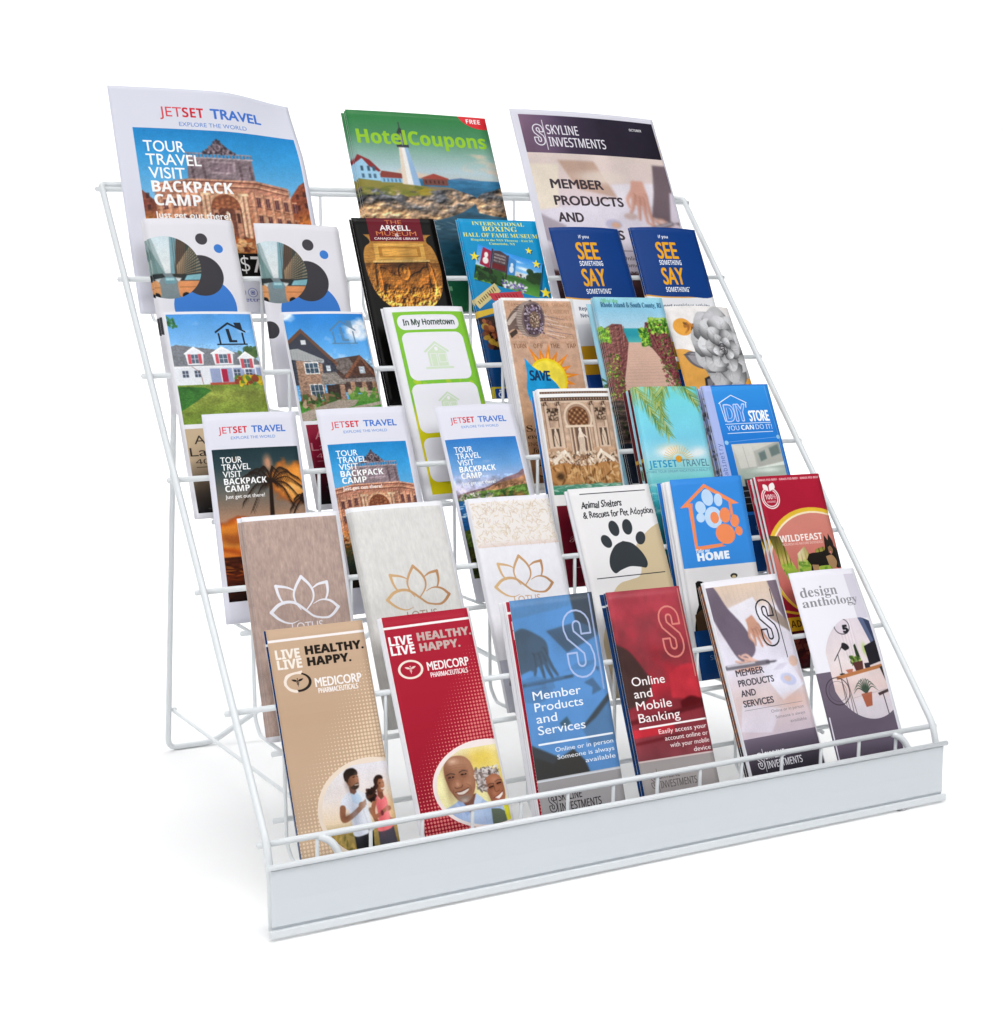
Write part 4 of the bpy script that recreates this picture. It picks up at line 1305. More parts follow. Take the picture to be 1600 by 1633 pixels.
def art_sunset():
    A = Art(2.28, 400, '#e3e3ee')
    jetset_head(A, .208, .149, .868, .068)
    p = Art(1.70, 360)
    p.grad([(0, '#20363c'), (.22, '#31454a'), (.5, '#6d6a63'), (.8, '#b58c70'), (1.05, '#d08a50'), (1.2, '#e07a28'), (1.215, '#3a1a10'), (1.4, '#5a2412'), (1.7, '#1d0d0a')])
    f = p.fbm(4, 5, seed=12)
    g = p.fbm(2.4, 3.4, seed=7)
    w = np.clip(1.25 - np.hypot((p.U - .80) / .36, (p.V - .42) / .30), 0, 1) * .55
    for lo, hi, c in ((.62, .72, '#b5622c'), (.70, .82, '#ef963c'), (.80, .95, '#ffd084')):
        p.blend(f * .6 + g * .4 + w * .8, lo, hi, c, .9)
    p.ell(.62, .18, .05, .09, '#e8a27a', .8, blur=.6)
    p.ell(.88, .32, .22, .12, '#f0983a', .75, blur=.5)
    for lo, hi, c in ((.38, .55, '#a84418'), (.5, .65, '#ef7a1e'), (.6, .75, '#ffb648')):
        p.blend(f * .7 + .75 * np.clip(1.2 - np.hypot((p.U - .12) / .34, (p.V - .98) / .26), 0, 1) - .22, lo, hi, c, .9, y1=1.215)
    p.ell(.15, .98, .22, .14, '#7a2f16', .7, blur=.5)
    p.ell(.12, .90, .16, .07, '#f09030', .7, blur=.5)
    p.tex(p.fbm(9, 60, seed=3), .55, y0=1.215)
    p.dabs(60, (.0, 1.24, 1, 1.5), .06, .006, ['#b5501c', '#e0812c', '#2a0f0a'], 6, .6, rot=0)
    tr = '#2a1d17'
    p.line(spline([(.63, .40), (.615, .6), (.60, .9), (.58, 1.3), (.57, 1.6)], 6), .040, tr, w1=.065)
    rs = random.Random(4)
    for a, L in ((-172, .42), (-155, .40), (-135, .34), (-110, .30), (-80, .28), (-50, .32), (-25, .36), (-5, .38), (18, .36), (165, .36), (145, .30), (35, .28)):
        r = math.radians(a)
        pts = spline([(.635, .395), (.635 + L * .5 * math.cos(r), .395 + L * .5 * math.sin(r) - .03), (.635 + L * math.cos(r), .395 + L * math.sin(r) + .12)], 9)
        p.line(pts, .014, tr, w1=.006)
        for k in range(2, len(pts)):
            x, y = pts[k]
            for s in (-1, 1):
                p.line([(x, y), (x + .05 * math.cos(r + s * 1.1) + .01, y + .055 + .02 * rs.random())], .007, tr, w1=.002)
    for a, L in ((-150, .16), (170, .2), (-120, .12), (150, .2)):
        r = math.radians(a)
        pts = spline([(1.02, .60), (1.02 + L * .5 * math.cos(r), .60 + L * .5 * math.sin(r)), (1.02 + L * math.cos(r), .60 + L * math.sin(r) + .09)], 6)
        p.line(pts, .012, tr)
        for x, y in pts[1:]:
            p.line([(x, y), (x - .02, y + .07)], .008, tr, w1=.002)
    p.photo(.004, .06, .05, 2)
    A.paste(p, .058, .37, .972, 1.92)
    tour_text(A, .133, .515, .0735, .45, .062)
    return A


def art_trevi():
    A = Art(2.22, 400, '#e3e3ee')
    jetset_head(A, .208, .132, .87, .066)
    p = Art(1.72, 360)
    palace(p, .498, .125, 1.58, 5)
    A.paste(p, .059, .383, .935, 1.885)
    tour_text(A, .133, .515, .0725, .47, .062)
    return A


def art_coast():
    A = Art(2.34, 400, '#e3e3ee')
    jetset_head(A, .215, .152, .868, .068)
    p = Art(1.80, 360)
    p.grad([(0, '#2f7cc9'), (.35, '#6aa3dd'), (.62, '#b7bfe0'), (.72, '#c5b8d4')])
    p.blend(p.fbm(3, 8, seed=3), .5, .8, '#e0d8ea', .6, y0=.3, y1=.75)
    p.grad([(.68, '#2f78b4'), (.9, '#1c5f9e'), (1.2, '#174f86'), (1.35, '#12375c')], y0=.73)
    p.poly(spline([(-.02, .74), (.2, .69), (.4, .66), (.58, .60), (.70, .55), (.82, .52), (.90, .50), (1.02, .47), (1.02, .9), (-.02, .80)], 5), '#8d6f74')
    p.poly(spline([(.40, .69), (.55, .63), (.72, .59), (.9, .56), (1.02, .55), (1.02, .95), (.5, .85)], 5), '#a87a58')
    p.poly(spline([(.10, .74), (.35, .70), (.6, .70), (.85, .66), (1.02, .68), (1.02, 1.0), (.6, .92), (.3, .86), (.0, .80)], 5), '#5f7f3a')
    p.tex(p.fbm(16, seed=5), .45, y0=.5, y1=.98)
    p.dabs(90, (.0, .72, .5, .80), .018, .010, ['#d9d2cc', '#8f8a86', '#b5a292', '#496a35'], 4, .85)
    p.dabs(80, (.5, .76, 1.0, .98), .05, .03, ['#3f6a2a', '#6f8a3a', '#8a6a3c', '#2f4f22'], 5, .75)
    p.dabs(34, (.0, .80, .5, 1.05), .05, .007, ['#eef4f7', '#cfe3ee'], 6, .8, rot=0)
    p.tex(p.fbm(20, 50, seed=8), .3, y0=.78, y1=1.3)
    p.poly(spline([(-.02, 1.20), (.2, 1.16), (.5, 1.22), (.8, 1.18), (1.02, 1.24), (1.02, 1.8), (-.02, 1.8)], 5), '#4a5a22')
    p.dabs(240, (-.02, 1.22, 1.02, 1.8), .05, .03, ['#2c3a14', '#6a6a26', '#8a7a2a', '#1c2610', '#556b2a'], 7, .8)
    p.relief(p.fbm(18, 26, seed=15, octs=4, gain=.6), .16, ((p.V > .62) & ((p.V < .98) | (p.V > 1.2))).astype(float) * (p.a[..., 0] > p.a[..., 2]), .003)
    p.photo(.004, .05, .06, 9)
    p.grad([(1.25, '#11140a'), (1.8, '#0b0c07')], y0=1.4, al=.45)
    A.paste(p, .037, .405, .938, 2.02)
    tour_text(A, .122, .565, .078, .45, .066)
    return A


def art_fountain():
    A = Art(2.42, 400, '#f3f1f0')
    p = Art(1.18, 380)
    p.grad([(0, '#b8977f'), (.5, '#c8ab94'), (.8, '#b98c68'), (1.18, '#9a6f4a')])
    p.tex(p.fbm(20, seed=2), .18)
    p.rect(0, 0, 1, .045, '#5a463c')
    for k in range(26):
        p.rect(k * .04, .012, k * .04 + .018, .032, '#a98b76')
    p.rect(0, .045, 1, .07, '#d9bfa8')
    for x in (.06, .24, .72, .90):
        p.rect(x - .035, .10, x + .035, .62, '#d8bfa9')
        p.rect(x - .035, .10, x - .018, .62, '#a5826b')
        p.rect(x + .02, .10, x + .035, .62, '#8d6a56', .7)
        for k in range(8):
            p.ell(x - .035 + k * .01, .085 - .012 * (k % 2), .014, .022, ['#7c6252', '#c4a58c', '#4d3b31'][k % 3])
    p.ell(.50, .26, .205, .20, '#e2cab2')
    p.ell(.50, .26, .175, .172, '#b08f78')
    p.ell(.50, .265, .150, .148, '#7b5138')
    for j in range(6):
        for k in range(7):
            p.ell(.385 + k * .038, .155 + j * .036 + abs(k - 3) * .006, .013, .011, '#c49a6c' if (j + k) % 2 else '#4a2e1e', .85)
    p.rect(.30, .345, .70, .375, '#e7d2bb')
    p.rect(.345, .375, .655, .72, '#6f5648')
    for x in (.365, .415, .59, .64):
        p.rect(x - .016, .375, x + .016, .70, '#d9c0a8')
        p.rect(x + .004, .375, x + .016, .70, '#9a7a66', .8)
    for cx in (.15, .84):
        p.rect(cx - .075, .37, cx + .075, .62, '#d3b8a0')
        p.rect(cx - .055, .385, cx + .055, .60, '#5f4a3e')
        p.rect(cx - .075, .13, cx + .075, .29, '#8a6f5c')
        p.dabs(40, (cx - .07, .14, cx + .07, .28), .018, .014, ['#3f3129', '#c9ad95', '#6d5647'], 3, .9)
        p.poly(spline([(cx - .012, .41), (cx + .02, .42), (cx + .032, .49), (cx + .025, .60), (cx - .03, .60), (cx - .035, .48)], 4), '#d9c3ad')
        p.ell(cx, .402, .015, .02, '#e3cfba')
        p.line([(cx - .02, .46), (cx + .01, .58)], .008, '#8d715f')
    p.poly(spline([(.485, .42), (.525, .43), (.545, .52), (.54, .64), (.55, .70), (.45, .70), (.46, .60), (.455, .50)], 4), '#ead8c5')
    p.ell(.50, .405, .022, .03, '#efe0d0')
    p.line([(.53, .46), (.58, .50)], .02, '#e3cfba')
    for k in range(6):
        p.line(spline([(.47 + k * .012, .50), (.465 + k * .014, .6), (.455 + k * .017, .69)], 4), .006, '#a28570', .8)
    p.dabs(330, (.02, .67, .99, .84), .022, .013, ['#f0e3d3', '#c9ab90', '#8f6f57', '#5d4636', '#ddc6ae'], 6, .85)
    for x, s in ((.20, 1), (.80, -1)):
        p.line(spline([(x - .12 * s, .78), (x, .70), (x + .05 * s, .68), (x + .10 * s, .74)], 5), .05, '#eadbc9', w1=.03)
        p.ell(x + .04 * s, .665, .02, .024, '#f0e4d5')
        p.line([(x, .71), (x + .10 * s, .82)], .03, '#e3d0bb', w1=.018)
    p.poly(spline([(0, .84), (.2, .80), (.4, .84), (.6, .84), (.8, .80), (1.0, .84), (1.0, 1.06), (0, 1.06)], 4), '#b5814f')
    p.dabs(90, (.0, .83, 1.0, 1.06), .05, .014, ['#d9ac74', '#8a5a30', '#e8c798', '#6d4424', '#c4935c'], 7, .7)
    for k in range(16):
        p.line([(.25 + k * .035, .86), (.25 + k * .035 + .01, 1.04)], .006, '#e9cfa2', .45)
    p.ell(.13, .96, .06, .05, '#3a281b', .8, blur=.5)
    p.grad([(1.05, '#d9d0bd'), (1.08, '#5f9a84'), (1.18, '#2f7d5c')], y0=1.065)
    p.dabs(50, (0, 1.06, 1, 1.16), .05, .008, ['#cfe6da', '#3f8a6c', '#8fc4a8'], 8, .6, rot=0)
    p.relief(p.fbm(24, seed=19, octs=4, gain=.6), .17, ((p.V > .62) & (p.V < 1.06)).astype(float), .003)
    p.relief(p.fbm(60, seed=9, octs=2), .07, (p.V < .7).astype(float), .002)
    p.photo(.0032, .05, .06, 9)
    A.rect(.03, .035, .975, .062, '#6a5347')
    for k in range(26):
        A.rect(.05 + k * .036, .042, .063 + k * .036, .056, '#a98b76')
    A.paste(p, .022, .105, .975, 1.29)
    A.rect(.03, 1.42, .97, 2.42, '#6b0f22')
    A.text('Vista', .16, .52, 1.60, .075, '#b98a8a', 'c')
    A.text('Bella', .13, .50, 1.86, .075, '#b98a8a', 'c')
    A.line([(.12, 2.16), (.6, 2.16)], .005, '#b98a8a')
    return A


def art_beach():
    A = Art(2.56, 400, '#7fd3e8')
    A.grad([(0, '#6fd0cf'), (.2, '#7adbe6'), (.7, '#7ed4ec'), (.95, '#a9e0ee'), (1.05, '#a0e0e6'), (1.2, '#8fdde0'), (1.5, '#2fa5b5'), (2.0, '#0f6f80'), (2.56, '#0d5560')])
    f = A.fbm(5, 7, seed=6)
    A.ell(.42, .86, .2, .08, '#f6e8cf', .85, blur=.6)
    A.ell(.34, .90, .16, .06, '#ffffff', .8, blur=.6)
    A.ell(.83, .90, .14, .07, '#f3f8fa', .8, blur=.6)
    A.ell(.72, .94, .14, .05, '#ffffff', .6, blur=.6)
    rs = random.Random(3)
    for (x, y, a0, L, n) in ((-.05, -.10, 62, .78, 46), (.20, -.16, 75, .85, 46), (.55, -.22, 50, .62, 40), (.50, -.20, 108, .5, 30)):
        r0 = math.radians(a0)
        ex, ey = x + L * math.cos(r0), y + L * math.sin(r0)
        sp = spline([(x, y), (x + L * .5 * math.cos(r0) + .03, y + L * .5 * math.sin(r0) - .02), (ex, ey)], 12)
        A.line(sp, .012, '#a9a84e', w1=.004)
        for k in range(n):
            q = sp[min(len(sp) - 1, int(k / n * len(sp)))]
            for s in (-1, 1):
                b = r0 + s * rs.uniform(.28, .60)
                l = .30 * (1 - .55 * k / n)
                A.line([tuple(q), (q[0] + l * math.cos(b), q[1] + l * math.sin(b))], .013, rs.choice(['#6f8f3c', '#8fa84a', '#4f7a3a', '#b5b862', '#c4c27a']), .85, w1=.002)
    cx, cy = .50, 1.0
    for k in range(17):
        a = math.radians(-180 + k * 11.25)
        A.line([(cx + .10 * math.cos(a), cy + .085 * math.sin(a)), (cx + .21 * math.cos(a), cy + .17 * math.sin(a))], .007, '#e8b54a')
        A.ell(cx + .225 * math.cos(a), cy + .185 * math.sin(a), .006, .006, '#e8b54a')
    A.ell(cx, cy - .01, .05, .045, '#f0a32a')
    A.photo(.003, .03, .03, 8)
    A.text('JETSET', .03, .46, 1.095, .095, '#2c9fce', 'b')
    A.text('TRAVEL', .525, .955, 1.095, .095, '#4f8296', 'g')
    A.line([(.02, 1.118), (.97, 1.118)], .004, '#5a9fb0')
    A.text('MAKE YOUR DREAM VACATION A REALITY', .01, .96, 1.165, .034, '#5f9fb5', 'g')
    A.blend(A.fbm(6, 30, seed=8), .55, .8, '#d8f2f2', .5, y0=1.3, y1=1.7)
    return A


def art_diy():
    A = Art(2.38, 400, '#2f86dd')
    A.grad([(0, '#3a97e8'), (.7, '#2a7fd8'), (2.38, '#2470c4')])
    A.rect(0, 0, .125, 2.38, '#aebdf0')
    A.rect(.125, 0, 1, .014, '#1f6fc4')
    w = '#eef3fd'
    A.line([(.225, .47), (.20, .225), (.39, .135), (.585, .235), (.575, .30)], .010, w)
    A.line([(.185, .235), (.39, .135), (.60, .24)], .008, w)
    A.text('DIY', .235, .565, .472, .215, '#c5d6fb', 'g', .030)
    A.text('DIY', .252, .548, .466, .20, '#4a93e6', 'g', .006)
    A.text('STORE', .585, .895, .482, .135, '#ffffff', 'g', .012)
    A.line([(.215, .506), (.895, .506)], .008, w)
    A.text('YOU', .222, .40, .588, .060, w, 'n')
    A.text('CAN', .43, .62, .588, .060, '#ffffff', 'b')
    A.text('DO IT!', .65, .90, .588, .060, w, 'n')
    A.line([(.215, .625), (.895, .625)], .008, w)
    A.line([(.94, .03), (.965, .70), (.965, 2.3)], .005, '#8ab8f0')
    A.line([(.17, .735), (.965, .70)], .005, '#8ab8f0')
    A.ell(.955, .70, .028, .028, '#9cd0f2')
    A.ell(.165, .74, .028, .028, '#9cd0f2')
    p = Art(.72, 340, '#c9c8c0')
    p.grad([(0, '#d5d3ca'), (.4, '#bfc2b8'), (.55, '#9fb0a8'), (.72, '#8a8f86')])
    p.poly([(.03, .03), (.40, .05), (.42, .40), (.08, .42)], '#d9d7cf')
    p.line([(.22, .04), (.25, .41)], .006, '#9a988f')
    p.poly([(.42, .14), (1.0, -.02), (1.0, .33), (.46, .40)], '#b5b6ae')
    for q in ([(.50, .17), (.66, .12), (.67, .28), (.52, .33)], [(.74, .09), (.98, .02), (.99, .20), (.76, .26)]):
        p.poly(q, '#8d9a96')
        p.poly([((x - q[0][0]) * .8 + q[0][0] + .02, (y - q[0][1]) * .8 + q[0][1] + .015) for x, y in q], '#6f7f7c')
    p.poly([(.42, .42), (1.0, .34), (1.0, .40), (.44, .48)], '#e8eee6')
    p.poly([(.08, .45), (1.0, .40), (1.0, .62), (.12, .60)], '#aebbb0')
    p.ell(.6, .47, .3, .05, '#eef6ee', .8, blur=.6)
    p.poly([(.10, .60), (1, .60), (1, .66), (.10, .66)], '#4a4a46')
    p.rect(.1, .66, 1, .72, '#26262a')
    p.photo(.006, .03, .06, 8)
    A.paste(p, .225, .765, .945, 1.30)
    A.rect(.225, 1.30, .945, 1.62, '#201d20')
    for k in range(3):
        A.line([(.24, 1.36 + k * .08), (.93, 1.35 + k * .08)], .008, '#8d9096')
    A.rect(.125, 1.66, 1, 2.38, '#15427f')
    A.text('Cabinetry', .085, .54, 1.20, .065, '#5a6fb8', 'm', rot=-1.5708)
    A.text('Call today', .3, .8, 1.85, .06, '#5f8fc9', 'n')
    A.text('New kitchens', .3, .85, 1.97, .06, '#5f8fc9', 'n')
    return A
def lotus_card(bg, edge, col, cx, y, w, tcol, seed, amt):
    A = Art(2.2, 400, bg)
    f = A.fbm(26, 14, seed=seed, octs=4, gain=.65)
    A.tex(f, amt)
    g = A.fbm(90, 20, seed=seed + 3, octs=2)
    A.tex(g, amt * .6)
    A.rect(0, 0, 1, .045, edge)
    A.rect(.972, 0, 1, 2.2, edge)
    lotus(A, cx, y, w, col)
    A.text('LOTUS', cx - .155, cx + .165, y + .525, .075, tcol, 'g')
    return A


def art_brown():
    A = lotus_card('#b79f95', '#f2f1f6', '#f0eff7', .516, .621, .70, '#ece8ee', 4, .10)
    A.rect(.0, 2.12, 1, 2.2, '#f0eff5')
    return A


def gold_cols(A, sl):
    t = np.clip((A.U[:, sl[1]] - .15) / .75 + 0 * A.V[sl[0]], 0, 1)[..., None]
    return C('#dcb888') * (1 - t) + C('#b07f58') * t


def art_grey():
    return lotus_card('#dcdad7', '#f0f0f4', gold_cols, .533, .639, .67, '#a08a78', 9, .045)


def art_gold():
    A = Art(2.34, 400, '#ebeaf0')
    A.tex(A.fbm(40, 20, seed=2), .02)
    A.rect(.02, .05, 1, .556, '#ece6e2')
    rs = random.Random(6)
    for k in range(420):
        x, y, a = rs.uniform(.02, 1), rs.uniform(.06, .55), rs.uniform(0, 3.14)
        L = .022
        A.line([(x - L * math.cos(a), y - L * math.sin(a)), (x + L * math.cos(a), y + L * math.sin(a))], .010, rs.choice(['#dccbb4', '#d5c0b0', '#e3d8c4', '#cdb9a2']), .6)
    A.grad([(.50, '#ece6e2'), (.556, '#d5b8ac')], .02, .50, 1, .558, al=.5)
    lotus(A, .47, .671, .695, gold_cols)
    A.text('LOTUS', .315, .63, 1.19, .075, '#c9a27c', 'g')
    A.grad([(1.75, '#b9bac9'), (2.34, '#c9cad6')], y0=1.78)
    for k in range(60):
        x, y, a = rs.uniform(.06, .95), rs.uniform(1.82, 2.3), rs.uniform(0, 3.14)
        A.ell(x, y, .045, .018, rs.choice(['#8a7f8a', '#a4a0b4', '#7a6660']), .8, a)
    return A


def paw(A, x, y, s, col, rot=0., toes=4):
    c, sn = math.cos(rot), math.sin(rot)
    P = lambda a, b: (x + (a * c - b * sn) * s, y + (a * sn + b * c) * s)
    for a, b, rx, ry, r in ((-.55, -.05, .16, .21, -.5), (-.20, -.42, .17, .24, -.15), (.26, -.43, .17, .24, .15), (.62, -.06, .16, .21, .5)):
        A.ell(*P(a, b), rx * s, ry * s, col, 1, rot + r)
    A.poly([P(a, b) for a, b in spline([(0, -.02), (.30, .08), (.55, .36), (.66, .66), (.58, .84), (.36, .80), (.05, .76), (-.28, .84), (-.5, .92), (-.62, .72), (-.55, .40), (-.30, .10), (0, -.02)], 6)], col)


def art_animal():
    A = Art(2.25, 400, '#ebe9ea')
    A.poly(spline([(1.02, .44), (.88, .50), (.74, .60), (.66, .68), (.655, .80), (.665, .90), (.62, 1.0), (.50, 1.03), (.36, 1.06), (.25, 1.16), (.12, 1.4), (.0, 1.7), (.0, 2.3), (1.05, 2.3), (1.05, 1.0)], 6), '#d0bd9a')
    A.line([(.13, .064), (.935, .068)], .010, '#34363a')
    wob = lambda X, Y: (X + .004 * np.sin(Y * 60 + X * 25) - Y * .10, Y + .005 * np.sin(X * 38))
    A.text('Animal Shelters', .11, .61, .222, .074, '#26282c', 'g', .005, warp=wob)
    A.text('& Rescues for Pet Adoption', .11, .97, .330, .072, '#26282c', 'g', .004, warp=wob)
    paw(A, .515, .615, .36, '#363b40')
    A.line([(.105, .985), (.935, .985)], .010, '#34363a')
    A.text('Adopt', .2, .55, 1.5, .09, '#34363a', 'k')
    return A


def art_home():
    A = Art(2.28, 400, '#e9e7e8')
    A.rect(0, 0, 1, 1.028, '#3c8ee0')
    o = '#f5905f'
    A.poly([(.08, .335), (.45, .072), (.90, .325), (.76, .335), (.755, .30), (.45, .118), (.205, .29), (.255, .29), (.245, .34), (.235, .79), (.60, .775), (.57, .80), (.63, .81), (.195, .838), (.192, .33)], o)
    A.line([(.775, .33), (.775, .45)], .04, o)
    b = '#c2dcf7'
    for x, y, rx, ry, r in ((.47, .235, .078, .098, -.15), (.615, .272, .058, .075, .1), (.355, .345, .068, .075, -.5), (.335, .462, .058, .055, -.2)):
        A.ell(x, y, rx, ry, b, 1, r)
    A.ell(.51, .47, .12, .125, b)
    A.ell(.525, .475, .058, .068, o)
    for x, y, rx, ry, r in ((.675, .455, .075, .09, .2), (.80, .53, .062, .075, .4), (.835, .65, .052, .055, .2)):
        A.ell(x, y, rx, ry, o, 1, r)
    A.ell(.64, .672, .135, .118, o, 1, .2)
    A.text('Take me', .195, .385, .862, .042, '#dcebfb', 'k', .003)
    A.text('HOME', .20, .645, .955, .085, '#f4f8fd', 'b', .012)
    # a black dog on the lower half, with the blue foot of the sheet
    d = '#191614'
    A.poly(spline([(.12, 1.20), (.17, 1.18), (.26, 1.22), (.30, 1.32), (.27, 1.44), (.40, 1.56), (.48, 1.75), (.05, 1.80), (.06, 1.58), (.12, 1.45)], 6), d)
    A.ell(.66, 1.16, .05, .028, '#3a3936')
    A.ell(.66, 1.172, .028, .018, '#c9b88a')
    A.poly(spline([(.05, 1.56), (.18, 1.50), (.28, 1.58), (.22, 1.74), (.05, 1.78)], 5), '#4a3626')
    A.rect(0, 1.74, 1, 2.28, '#12427f')
    A.text('ADOPT', .20, .48, 1.93, .052, '#7c8fae', 'n')
    A.text('SMITHTOWN', .16, .66, 2.08, .052, '#7c8fae', 'n')
    return A


def art_wild():
    A = Art(2.45, 400, '#a51c33')
    A.grad([(0, '#ad2138'), (1.2, '#a51d33'), (2.45, '#7a1226')])
    A.text('- GRASS FED BEEF - GRASS FED BEEF - GRASS FED BEEF', .01, .98, .062, .027, '#f4e9e6', 'b')
    A.ell(.165, .285, .138, .142, '#f2ebe8')
    A.ell(.165, .285, .122, .126, '#ab2038')
    A.ell(.165, .285, .112, .116, '#f2ebe8')
    A.ell(.165, .285, .098, .102, '#ab2038')
    A.rect(.11, .13, .22, .195, '#ab2038')
    A.poly(spline([(.16, .20), (.09, .17), (.09, .105), (.15, .125), (.16, .20)], 5), '#f2ebe8')
    A.poly(spline([(.17, .20), (.18, .12), (.25, .09), (.26, .16), (.17, .20)], 5), '#f2ebe8')
    A.text('100%', .085, .25, .300, .062, '#f2ebe8', 'b')
    A.text('ORGANIC', .10, .235, .345, .024, '#f2ebe8', 'b')
    A.ell(.70, 1.155, .80, .72, '#e3ba3a')
    A.ell(.705, 1.17, .755, .685, '#f3e3c0')
    A.ell(.71, 1.185, .745, .675, '#cf7f72')
    A.poly([(0, .60), (-.01, 1.0), (0, .60)], '#a51d33')
    A.grad([(.5, '#d48a7c'), (1.2, '#c56f66'), (1.5, '#a84a4a')], 0, .52, 1, 1.7, mask=A.disc(.71, 1.185, .745, .675), al=.6)
    p = Art(1.0, 300)
    p.grad([(0, '#3a3a1c'), (.35, '#8a8a3a'), (.5, '#c9b96a'), (.62, '#a9c04a'), (1, '#5f9a2c')])
    for k in range(16):
        p.line([(k * .065 + .02, .0), (k * .065 + .02 + .01 * math.sin(k), .62)], .018, ['#3f2f1c', '#5a4426', '#8a6a3a'][k % 3], .7)
    p.ell(.45, .3, .12, .3, '#fff6d8', .8, blur=.8)
    p.dabs(80, (0, .55, 1, 1), .06, .02, ['#7fb53a', '#4f8a2c', '#b5cf5a'], 3, .7)
    m = np.zeros((A.H, A.W))
    for q in ([(0, .76), (.16, .78), (.26, 1.10), (.33, 1.25), (.37, 1.02), (.50, .93), (.56, 1.05), (.60, 1.20), (.66, .98), (.80, .95), (.86, 1.1), (.86, 1.3), (.5, 1.35), (.3, 1.34), (.19, 1.40), (.10, 1.18)],):
        e = np.asarray(q) * A.W
        r = cover(np.concatenate([e, np.roll(e, -1, 0)], 1), A.W, A.H)
        m[r[0]] = r[1]
    A.paste(p, 0, .74, .90, 1.42, .95, m)
    A.photo(.002, .02, .03, 4)
    A.text('WILDFEAST', .16, .815, .858, .085, '#faf3ee', 'b')
    A.text('NOURISH AS NATURE INTENDED', .185, .80, .905, .030, '#f0dcd3', 'n')
    # shepherd dog
    A.poly(spline([(.50, 1.10), (.56, 1.03), (.70, 1.02), (.80, 1.0), (.83, .92), (.90, .90), (1.0, 1.02), (1.02, 1.2), (.95, 1.24), (.88, 1.20), (.66, 1.20), (.60, 1.27), (.53, 1.27), (.545, 1.18)], 5), '#23201d')
    A.poly([(.82, .93), (.84, .80), (.885, .88), (.91, .79), (.955, .89), (.96, .96), (.93, 1.01), (.86, 1.02)], '#2b2622')
    A.poly(spline([(.86, .97), (.90, .95), (.93, 1.0), (.91, 1.05), (.86, 1.04)], 4), '#8a6a4a')
    A.poly([(.875, 1.02), (.90, 1.02), (.892, 1.07)], '#e58a8a')
    A.ell(.875, .945, .008, .008, '#0b0a0a')
    A.poly(spline([(.80, 1.08), (.90, 1.07), (.95, 1.16), (.90, 1.24), (.82, 1.2)], 4), '#a98660')
    A.poly([(.56, 1.17), (.66, 1.18), (.64, 1.30), (.57, 1.30)], '#a98660')
    A.rect(0, 1.80, 1, 1.97, '#c9981e')
    A.text('ADULT', .04, .42, 1.925, .085, '#4a3208', 'b')
    A.line(spline([(.0, 1.72), (.3, 1.77), (1.0, 1.79)], 6), .03, '#d9a82c')
    A.rect(0, 1.97, 1, 2.45, '#3c0d14')
    A.dabs(60, (0, 2.0, 1, 2.3), .05, .03, ['#5a1f1a', '#2a0a0c', '#7a3a2a'], 5, .7)
    A.text('MADE WITH', .3, .8, 2.36, .045, '#b98a7a', 'n')
    return A


def halftone(A, col, al, seed):
    """dot screen that thickens to the lower right"""
    dx = .036
    for j in range(60):
        for k in range(29):
            x, y = k * dx + .006, .40 + j * dx
            t = (x * .9 + (y - .55) * .62) - .62
            r = np.clip(t * .028, 0, .0135)
            if r > .0015:
                A.ell(x, y, r, r, col, al)


def caduceus(A, x, y, s, col):
    A.line([(x, y - .40 * s), (x, y + .62 * s)], .07 * s, col)
    A.ell(x, y - .46 * s, .09 * s, .09 * s, col)
    for k in (-1, 1):
        A.poly(spline([(x, y - .12 * s), (x + k * .32 * s, y - .38 * s), (x + k * .88 * s, y - .42 * s), (x + k * .62 * s, y - .16 * s), (x + k * .3 * s, y - .06 * s), (x, y - .12 * s)], 5), col)
        A.line(spline([(x, y - .05 * s), (x + k * .20 * s, y + .06 * s), (x, y + .18 * s), (x - k * .14 * s, y + .30 * s), (x, y + .42 * s)], 5), .06 * s, col)


